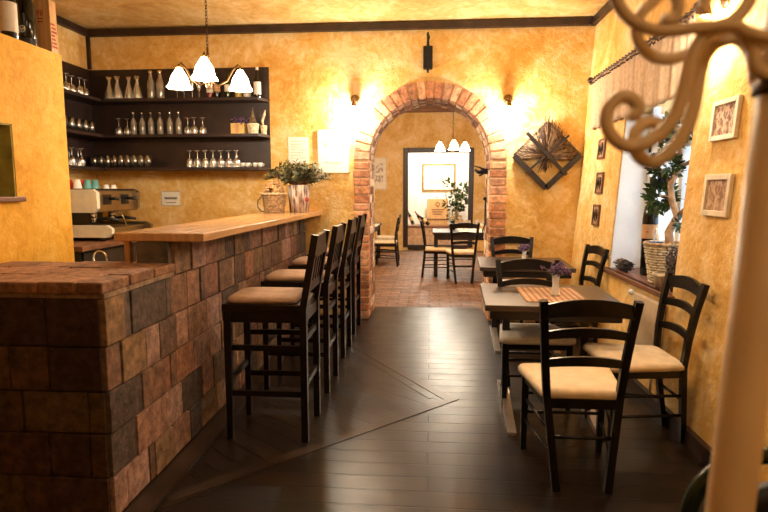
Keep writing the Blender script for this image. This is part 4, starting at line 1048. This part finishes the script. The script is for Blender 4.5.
for (y, z, hh, lb) in ((5.50, 1.835, .19, 'topmost of three small rusty plaques beside the window niche'), (5.45, 1.515, .20, 'middle of three small rusty plaques beside the window niche'), (5.45, 1.215, .20, 'lowest of three small rusty plaques beside the window niche')):
    t = wall_frame('wall_plaque', lb, 'plaque', y, z, .20, hh, M['sill'], M['print_b'], .018, .016, 'rusty plaques beside the window')
    mb = MB()
    for k in range(3): mb.tube([(-.018, -.05+.05*k, -.06), (-.018, -.06+.05*k, 0), (-.018, -.045+.05*k, .06)], [.004, .008, .004], 5)
    mb.build('relief', M['rod_iron'], t)
sconce('brass wall lamp on the window wall behind the iron scrolls', (xw(2.52)+.0, 3.45, 2.52), radians(-90), 30)

# ------------------------------------------------------------------ things on the counter and partition
zt = 1.2215
t = thing('cork_basket', 'wicker basket heaped with wine corks on the bar', 'basket', (-1.575, 5.60, zt))
mb = MB(); mb.lathe([(0, .003), (.092, 0), (.118, .19), (.110, .19), (.085, .01), (0, .01)], 22); mb.build('bowl', M['pale_wicker'], t)
mb = MB()
for k in range(11):
    z = .012+k*.0165; r = .095+.026*z/.19
    mb.tube([(r*cos(2*pi*j/22), r*sin(2*pi*j/22), z+.003*(-1)**j) for j in range(22)], .0075, 5, True)
mb.build('weave', M['wicker'], t)
mb = MB(); mb.tube([(.125*cos(2*pi*j/22), .125*sin(2*pi*j/22), .19) for j in range(22)], .012, 6, True); mb.build('rim', M['pale_wicker'], t)
mb = MB(); mb.tube([(-.125, 0, .17), (-.165, -.01, .12), (-.17, -.01, .06), (-.135, -.01, .015), (-.098, -.01, .01)], .005, 6); mb.build('handle', M['rod_iron'], t)
mb = MB()
for k in range(110):
    a = random.uniform(0, 6.28); r = .10*sqrt(random.random()); z = .20+.11*(1-(r/.105)**2)+random.uniform(-.015, .01)
    d = Vector((random.gauss(0, 1), random.gauss(0, 1), random.gauss(0, .5))).normalized()*.02; c = Vector((r*cos(a), r*sin(a), z)); mb.cyl(c-d, c+d, .011, seg=8)
tag(mb.build('wine_corks', M['cork'], None, (-1.575, 5.60, zt)), 'heap of wine corks filling the wicker basket on the bar', 'corks', None, 'stuff')
t = thing('olive_plant', 'bushy olive plant in a birch bark pot at the far end of the bar', 'plant', (-1.36, 5.78, zt))
mb = MB(); mb.lathe([(0, .002), (.098, 0), (.118, .28), (.108, .28), (.09, .02), (0, .02)], 24); mb.build('pot', M['birch'], t)
mb = MB(); mb.ball((.095, -.06, .13), .022, 8, (1, 1, 1.2)); mb.build('ornament', M['red_cup'], t)
mb = MB(); mb.lathe([(0, .265), (.108, .265)], 20); mb.build('soil', M['dark_herb'], t)
mb = MB(); mb2 = MB()
for k in range(95):
    a = random.uniform(0, 6.28); sp = random.uniform(.15, 1)**.8; tip = Vector((cos(a)*.36*sp, sin(a)*.22*sp, .31+.22*(1-.75*sp*sp)*random.uniform(.6, 1.15))); base = Vector((cos(a)*.04, sin(a)*.04, .26))
    mid = (base+tip)*.5+Vector((0, 0, .05)); pts = [base, mid, tip]; mb2.tube(pts, [.004, .003, .0015], 5)
    for j in range(15):
        u = .25+.78*j/15; p = base*(1-u)**2+mid*2*u*(1-u)+tip*u*u
        d = (tip-base).normalized(); s_ = Vector((random.gauss(0, 1), random.gauss(0, 1), random.gauss(0, 1))); s_ = (s_-d*s_.dot(d)).normalized(); o_ = (d*.6+s_).normalized(); l = random.uniform(.04, .07); n_ = o_.cross(d).normalized()
        mb.quad(p, p+o_*l*.5+n_*l*.2, p+o_*l, p+o_*l*.5-n_*l*.2)
mb2.build('twigs', M['bark'], t); mb.build('leaves', M['olive_leaf'], t)
# on the partition
t = thing('wine_box', 'upright pale wooden wine box with red print on the partition wall', 'box', (-2.378, 3.40, pz+.001))
mb = MB(); mb.box(-.068, -.032, 0, .068, .032, .31, .003); mb.build('box', M['pale_wood'], t)
mb = MB()
for k, x in enumerate((-.014, -.003, .008, .019)): mb.box(x, -.0335, .215+(.008 if k == 1 else 0), x+.005, -.032, .25)
mb.box(-.014, -.0335, .197, .026, -.032, .202); mb.box(-.012, -.0335, .178, .022, -.032, .185); mb.build('print', M['red_ink'], t); mb = MB()
for k in range(7): mb.box(.068, -.026+.002*(k % 3), .03+.022*k, .0695, .022-.007*(k % 4), .042+.022*k)
mb.build('print', M['red_ink'], t)
bottle('wine_bottle', 'tall dark wine bottle with a pale emblem beside the wooden box', (-2.362, 3.235, pz+.001), 'dark_glass', .42, .046, .016, 'black', 'black', lz=(.02, .1))
t2 = bottle('wine_bottle', 'dark wine bottle with a large pale label, leftmost on the partition wall', (-2.36, 3.085, pz+.001), 'dark_glass', .40, .044, .016, 'label_white', 'black', lz=(.1, .5))
bottle('wine_bottle', 'dark wine bottle standing behind the two others on the partition', (-2.47, 3.27, pz+.001), 'dark_glass', .44, .046, .016, None, 'black')
em = [o for o in bpy.data.objects if o.get('label') == 'tall dark wine bottle with a pale emblem beside the wooden box'][0]
em.rotation_euler.z = 0
mb = MB(); mb.tube([(.02*cos(2*pi*j/14)*1.0-.0, -.0472, .09+.018*sin(2*pi*j/14)) for j in range(14)], .002, 4, True); squiggle(mb, -.02, .09, .04, .022, -.0478, 12, .002); mb.build('emblem', M['label_white'], em)

# ------------------------------------------------------------------ foreground: scrolled iron stand and a green chair
t = thing('coat_stand', 'beige painted iron coat stand with scrolled hooks, closest to the viewer', 'coat stand', (.379, .70, 0))
mb = MB(); mb.tube([(-.042, 0, .012), (0, 0, .985), (.041, 0, 1.93)], .0265, 20); mb.lathe([(0, 1.97), (.018, 1.96), (.03, 1.945), (.018, 1.93), (0, 1.93)], 16, (.042, 0, 0)); mb.build('post', M['stand'], t)
mb = MB(); mb.lathe([(.026, 1.558), (.031, 1.560), (.031, 1.574), (.026, 1.576)], 20, (.0255, 0, 0)); mb.build('collar', M['rod_iron'], t)
mb = MB(); mb.lathe([(0, 0), (.19, 0), (.19, .012), (.05, .03), (.0266, .05)], 28, (-.042, 0, 0)); mb.build('base', M['stand'], t)
def smooth(pts, n=5):
    P = [Vector(p) for p in pts]; out = []
    for i in range(len(P)-1):
        p0, p1, p2, p3 = P[max(i-1, 0)], P[i], P[i+1], P[min(i+2, len(P)-1)]
        for k in range(n):
            u = k/n; out.append(.5*((2*p1)+(p2-p0)*u+(2*p0-5*p1+4*p2-p3)*u*u+(3*p1-p0-3*p2+p3)*u**3))
    return out+[P[-1]]
ARMS = [
    (-0.010, .008, [(-0.009,1.586),(-0.016,1.610),(-0.029,1.629),(-0.044,1.636),(-0.061,1.632),(-0.075,1.618),(-0.083,1.596),(-0.088,1.567),(-0.095,1.540),(-0.109,1.518),(-0.127,1.505),(-0.148,1.501),(-0.165,1.511),(-0.174,1.529),(-0.171,1.546),(-0.159,1.557),(-0.146,1.555),(-0.138,1.545),(-0.142,1.537),(-0.149,1.539)]),
    (0.020, .008, [(0.008,1.575),(0.002,1.603),(-0.009,1.622),(-0.023,1.628),(-0.040,1.623),(-0.053,1.609),(-0.059,1.584),(-0.062,1.555),(-0.069,1.526),(-0.084,1.501),(-0.103,1.485),(-0.119,1.487),(-0.129,1.500),(-0.130,1.518),(-0.121,1.530),(-0.108,1.532),(-0.101,1.523),(-0.105,1.514),(-0.112,1.517)]),
    (-0.020, .007, [(-0.023,1.623),(-0.042,1.632),(-0.066,1.632),(-0.090,1.630),(-0.113,1.628),(-0.135,1.631),(-0.156,1.642),(-0.169,1.658),(-0.174,1.676),(-0.167,1.693),(-0.148,1.701),(-0.126,1.691),(-0.112,1.674),(-0.104,1.656),(-0.107,1.643),(-0.114,1.639),(-0.121,1.642)]),
    (0.030, .007, [(0.004,1.628),(-0.013,1.638),(-0.031,1.635),(-0.050,1.624),(-0.067,1.615),(-0.087,1.608),(-0.107,1.610),(-0.122,1.621),(-0.131,1.639),(-0.128,1.658),(-0.116,1.673),(-0.099,1.686),(-0.077,1.693),(-0.060,1.687),(-0.053,1.673),(-0.058,1.664)]),
    (0.010, .008, [(-0.007,1.696),(-0.012,1.670),(-0.022,1.653),(-0.039,1.641),(-0.059,1.636)])]
for dy, r, pts in ARMS:
    mb = MB(); mb.tube(smooth([(x, dy, z) for x, z in [(.024, pts[0][1]-.012)]+pts]), r, 12); mb.build('scroll_hook', M['stand'], t)

t = thing('bentwood_chair', 'dark green round-backed chair beside the iron stand', 'chair', (.80, 1.45, 0), radians(0))
mb = MB(); pts = []
for j in range(25):
    a = pi*j/24; ca, sa = cos(a), sin(a); pts.append((-.235*(1 if ca > 0 else -1)*abs(ca)**.66, -.25-.02*sa, .68+.22*sa**.66))
pts = [(-.17, -.20, 0), (-.19, -.21, .44), (-.22, -.24, .58)]+pts+[(.22, -.24, .58), (.19, -.21, .44), (.17, -.20, 0)]
mb.tube(smooth(pts, 3), .017, 12); mb.build('back_hoop', M['green_enamel'], t)
mb = MB(); mb.grid(lambda u, v: (-.15+.30*u, -.262-.0*u, .50+.33*v-(.05*(2*u-1)**2*v)), 8, 8); o = mb.build('back_pad', M['blue_cloth'], t, recalc=False); sm = o.modifiers.new('thickness', 'SOLIDIFY'); sm.thickness = .03
mb = MB(); mb.lathe([(0, .38), (.175, .38), (.185, .39), (.18, .41), (.15, .42), (0, .422)], 28); mb.build('seat', M['blue_cloth'], t)
for s in (-1, 1): mb = MB(); mb.tube([(s*.11, .11, .385), (s*.14, .15, 0)], [.016, .014], 10); mb.build('front_leg', M['green_enamel'], t)
mb = MB(); mb.tube([(.15*cos(2*pi*j/20), .15*sin(2*pi*j/20), .20) for j in range(20)], .010, 8, True); mb.build('leg_ring', M['green_enamel'], t)

# ------------------------------------------------------------------ dining room furniture
ceil_rear = None
def make_far_chair():
    return copy_tree(c0)
put(make_far_chair(), (.12, 9.42, 0), radians(-92), 'black ladder-back chair at the left end of the dining table beyond the arch', 'dining room chairs')
put(make_far_chair(), (.52, 8.93, 0), radians(4), 'black ladder-back chair with its back turned at the dining table beyond the arch', 'dining room chairs')
put(make_far_chair(), (-.83, 10.65, 0), radians(88), 'nearer of two black chairs at the side table beyond the arch', 'dining room chairs')
put(make_far_chair(), (-.87, 11.65, 0), radians(92), 'further of two black chairs at the side table beyond the arch', 'dining room chairs')
def far_table(label, loc, w, d):
    t = thing('dining_table', label, 'table', loc, 0, 'dining room tables')
    mb = MB(); mb.box(-w/2, -d/2, .71, w/2, d/2, .75, .004); mb.build('table_top', M['dark_wood'], t)
    mb = MB()
    for s in (-1, 1): mb.box(-w/2+.05, s*(d/2-.06)-.012, .62, w/2-.05, s*(d/2-.06)+.012, .71); mb.box(s*(w/2-.06)-.012, -d/2+.06, .62, s*(w/2-.06)+.012, d/2-.06, .71)
    mb.build('apron', M['dark_wood'], t)
    for a in (-1, 1):
        for b in (-1, 1): mb = MB(); mb.box(a*(w/2-.06)-.03, b*(d/2-.06)-.03, 0, a*(w/2-.06)+.03, b*(d/2-.06)+.03, .71, .003); mb.build('leg', M['dark_wood'], t)
    return t
far_table('long dark dining table with white runner beyond the arch', (.60, 9.80, 0), 1.1, .95)
far_table('dark side table with a pale cloth by the left wall beyond the arch', (-1.45, 11.15, 0), .85, 1.7)
mb = MB(); mb.box(-.42, -.44, 0, .42, .44, .006); tag(mb.build('table_runner', M['linen'], None, (-1.44, 11.15, .7505)), 'pale cloth spread on the side table beyond the arch', 'tablecloth')
mb = MB(); mb.box(-.12, -.44, 0, .38, .40, .005); tag(mb.build('table_runner', M['linen'], None, (.62, 9.8, .7505)), 'white runner on the long dining table beyond the arch', 'tablecloth')
UP = [(r, .182-z) for r, z in WINE][::-1]
series('wine_glass', 'glass', [(max(r, 0), max(z, 0)) for r, z in UP], M['glass'], [(.52, 9.62, .757, 0), (.66, 9.68, .757, 0), (.78, 9.60, .757, 0), (.90, 9.72, .757, 0), (.60, 9.95, .757, 0), (.84, 9.98, .757, 0)],
       [f'{ORD[i]} upright wine glass from the left in the front row of the dining table' for i in range(4)]+['upright wine glass at the rear left of the dining table runner', 'upright wine glass at the rear right of the dining table runner'], 'wine glasses on the dining table')
t = thing('table_bouquet', 'dark vase of grey leaves on the dining table beyond the arch', 'vase', (.40, 9.90, .757))
mb = MB(); mb.lathe([(0, 0), (.05, 0), (.065, .06), (.035, .13), (.045, .16), (.038, .16), (.03, .12), (0, .02)], 16); mb.build('vase', M['dark_glass'], t)
mb = MB(); leafclump(mb, (0, 0, .22), (.10, .10, .06), 70, .05); mb.build('leaves', M['olive_leaf'], t)
# display ledge in the bright room
t = thing('display_bench', 'low brown bench carrying the wine display in the bright room', 'bench', (.23, 15.1, .02))
mb = MB(); mb.box(-.95, -.35, .44, .95, .35, .49, .005); mb.build('top', M['sill'], t)
mb = MB(); mb.box(-.93, -.33, 0, .93, .33, .44); mb.build('body', M['terracotta'], t)
zb = .5115
t = thing('wine_crate', 'pale wooden wine crate with a printed crest on the bench', 'crate', (.21, 15.29, zb))
mb = MB(); mb.box(-.28, -.14, 0, .28, .14, .70, .006); mb.build('box', M['pale_wood'], t)
mb = MB(); mb.box(-.29, -.15, .14, .29, -.14, .17); mb.build('batten', M['sill'], t); mb = MB(); mb.tube([(.05*cos(2*pi*j/12), -.145, .56+.05*sin(2*pi*j/12)) for j in range(12)], .012, 5, True); mb.build('crest', M['sill'], t); mb = MB()
for k in range(3): mb.box(-.17+.02*k, -.146, .40-.06*k, .17-.03*k, -.14, .425-.06*k)
mb.build('print', M['sill'], t); mb = MB(); mb.tube([(-.05, 0, .70), (-.04, 0, .74), (.04, 0, .74), (.05, 0, .70)], .008, 5); mb.build('handle', M['rod_iron'], t)
for i, (x, tl, m, lb) in enumerate(((-.16, -34, 'dark_glass', 'dark wine bottle leaning steeply against the wooden wine crate'), (-.44, -22, 'green_glass', 'green wine bottle leaning at the left end of the bench'), (-.02, -48, 'dark_glass', 'dark wine bottle lying in front of the wooden wine crate'))):
    b = bottle('wine_bottle', lb, (x, 14.92 if i < 2 else 14.80, zb+.03), m, .42, .045, .016, 'label_tan', 'red_cup', 'leaning bottles on the bench'); b.rotation_euler = (0, radians(tl), 0)
t = thing('potted_plant', 'tall leafy green plant in a pot beside the wine crate', 'plant', (.70, 14.93, zb))
mb = MB(); mb.lathe([(0, 0), (.12, 0), (.16, .26), (.145, .26), (.1, .02), (0, .02)], 18); mb.build('pot', M['terracotta'], t)
mb = MB(); mb2 = MB()
for k in range(9):
    a = k*.9; tip = Vector((.24*cos(a), .14*sin(a), .62+.09*(k % 4)+.2*(k % 3 == 0))); mb2.tube([(0, 0, .24), (.06*cos(a), .05*sin(a), .5), tip], [.012, .009, .004], 6); leafclump(mb, tip, (.12, .09, .12), 26, .13)
    leafclump(mb, (.1*cos(a), .08*sin(a), .5), (.08, .08, .1), 10, .12)
mb2.build('stems', M['bark'], t); mb.build('leaves', M['leaf'], t)
t = thing('framed_picture', 'gilt framed pale landscape print on the bright white wall', 'picture', (.235, 15.597, 1.79))
w, hh, fw = .92, .76, .055
mb = MB(); mb.box(-w/2, -.03, -hh/2, -w/2+fw, 0, hh/2); mb.box(w/2-fw, -.03, -hh/2, w/2, 0, hh/2); mb.box(-w/2+fw, -.03, hh/2-fw, w/2-fw, 0, hh/2); mb.box(-w/2+fw, -.03, -hh/2, w/2-fw, 0, -hh/2+fw); mb.build('frame', M['frame_gold'], t)
mb = MB(); mb.box(-w/2+fw, -.012, -hh/2+fw, w/2-fw, -.002, hh/2-fw); mb.build('mount', M['paper'], t)
mb = MB(); mb.box(-.27, -.014, -.17, .27, -.012, .17); mb.build('print', M['print_c'], t)
t = thing('framed_picture', 'tall pale framed print on the ochre wall left of the dark doorway', 'picture', (-1.22, YF-.002, 1.84))
mb = MB(); mb.box(-.2, -.03, -.39, -.165, 0, .39); mb.box(.165, -.03, -.39, .2, 0, .39); mb.box(-.165, -.03, .355, .165, 0, .39); mb.box(-.165, -.03, -.39, .165, 0, -.355); mb.build('frame', M['frame_white'], t)
mb = MB(); mb.box(-.165, -.012, -.355, .165, -.002, .355); mb.build('mount', M['paper'], t)
mb = MB(); mb.box(-.10, -.014, .02, .10, -.012, .25); mb.box(-.10, -.014, -.22, .10, -.012, -.04); mb.build('print', M['print_c'], t)
def ceiling_lamp(label, loc, power, r=.16, col=(1, .84, .58)):
    t = thing('ceiling_lamp', label, 'ceiling lamp', loc)
    mb = MB(); mb.lathe([(0, 0), (r*.6, 0), (r*.6, -.03), (0, -.03)], 24); mb.build('base', M['brass'], t)
    mb = MB(); mb.lathe([(r*.55, -.03), (r, -.06), (r*.85, -.11), (r*.4, -.14), (0, -.145)], 24); mb.build('lamp_shade', M['far_lamp_glass'], t)
    l = bpy.data.lights.new('lamp_light', 'POINT'); l.energy = power; l.color = col; l.shadow_soft_size = .15
    o = bpy.data.objects.new('lamp_light', l); COL.objects.link(o); o.parent = t; o.location = (0, 0, -.32)
    return t
ceiling_lamp('round glass ceiling lamp of the small bright room', (.2, 14.5, 2.9), 130, .2, (1, .93, .80))
ceiling_lamp('round glass ceiling lamp near the arch in the dining room', (-.9, 8.2, 3.5), 120)

ceiling_lamp('unseen round ceiling lamp added behind the viewer to light the coat stand', (.75, -.9, CEIL), 12)  # invented lamp, brightens the camera-facing side of the coat stand

# ------------------------------------------------------------------ daylight, camera, view
w = bpy.data.worlds.new('daylight'); S.world = w; w.use_nodes = True
bg = w.node_tree.nodes['Background']; bg.inputs['Color'].default_value = (.78, .88, 1, 1); bg.inputs['Strength'].default_value = 3.2

cam = bpy.data.cameras.new('camera'); co = bpy.data.objects.new('camera', cam); COL.objects.link(co)
co.location = (0, 0, 1.45)
th = math.atan(66/560); psi = math.atan(46/560*cos(th))
co.rotation_euler = (pi/2-th, 0, psi)
cam.sensor_width = 36; cam.lens = 36*560/768; cam.clip_start = .05
cam.dof.use_dof = True; cam.dof.focus_distance = 4.6; cam.dof.aperture_fstop = 3.4
S.camera = co
vs = S.view_settings; vs.view_transform = 'Standard'; vs.look = 'None'; vs.gamma = 1; vs.use_curve_mapping = False; vs.exposure = .30
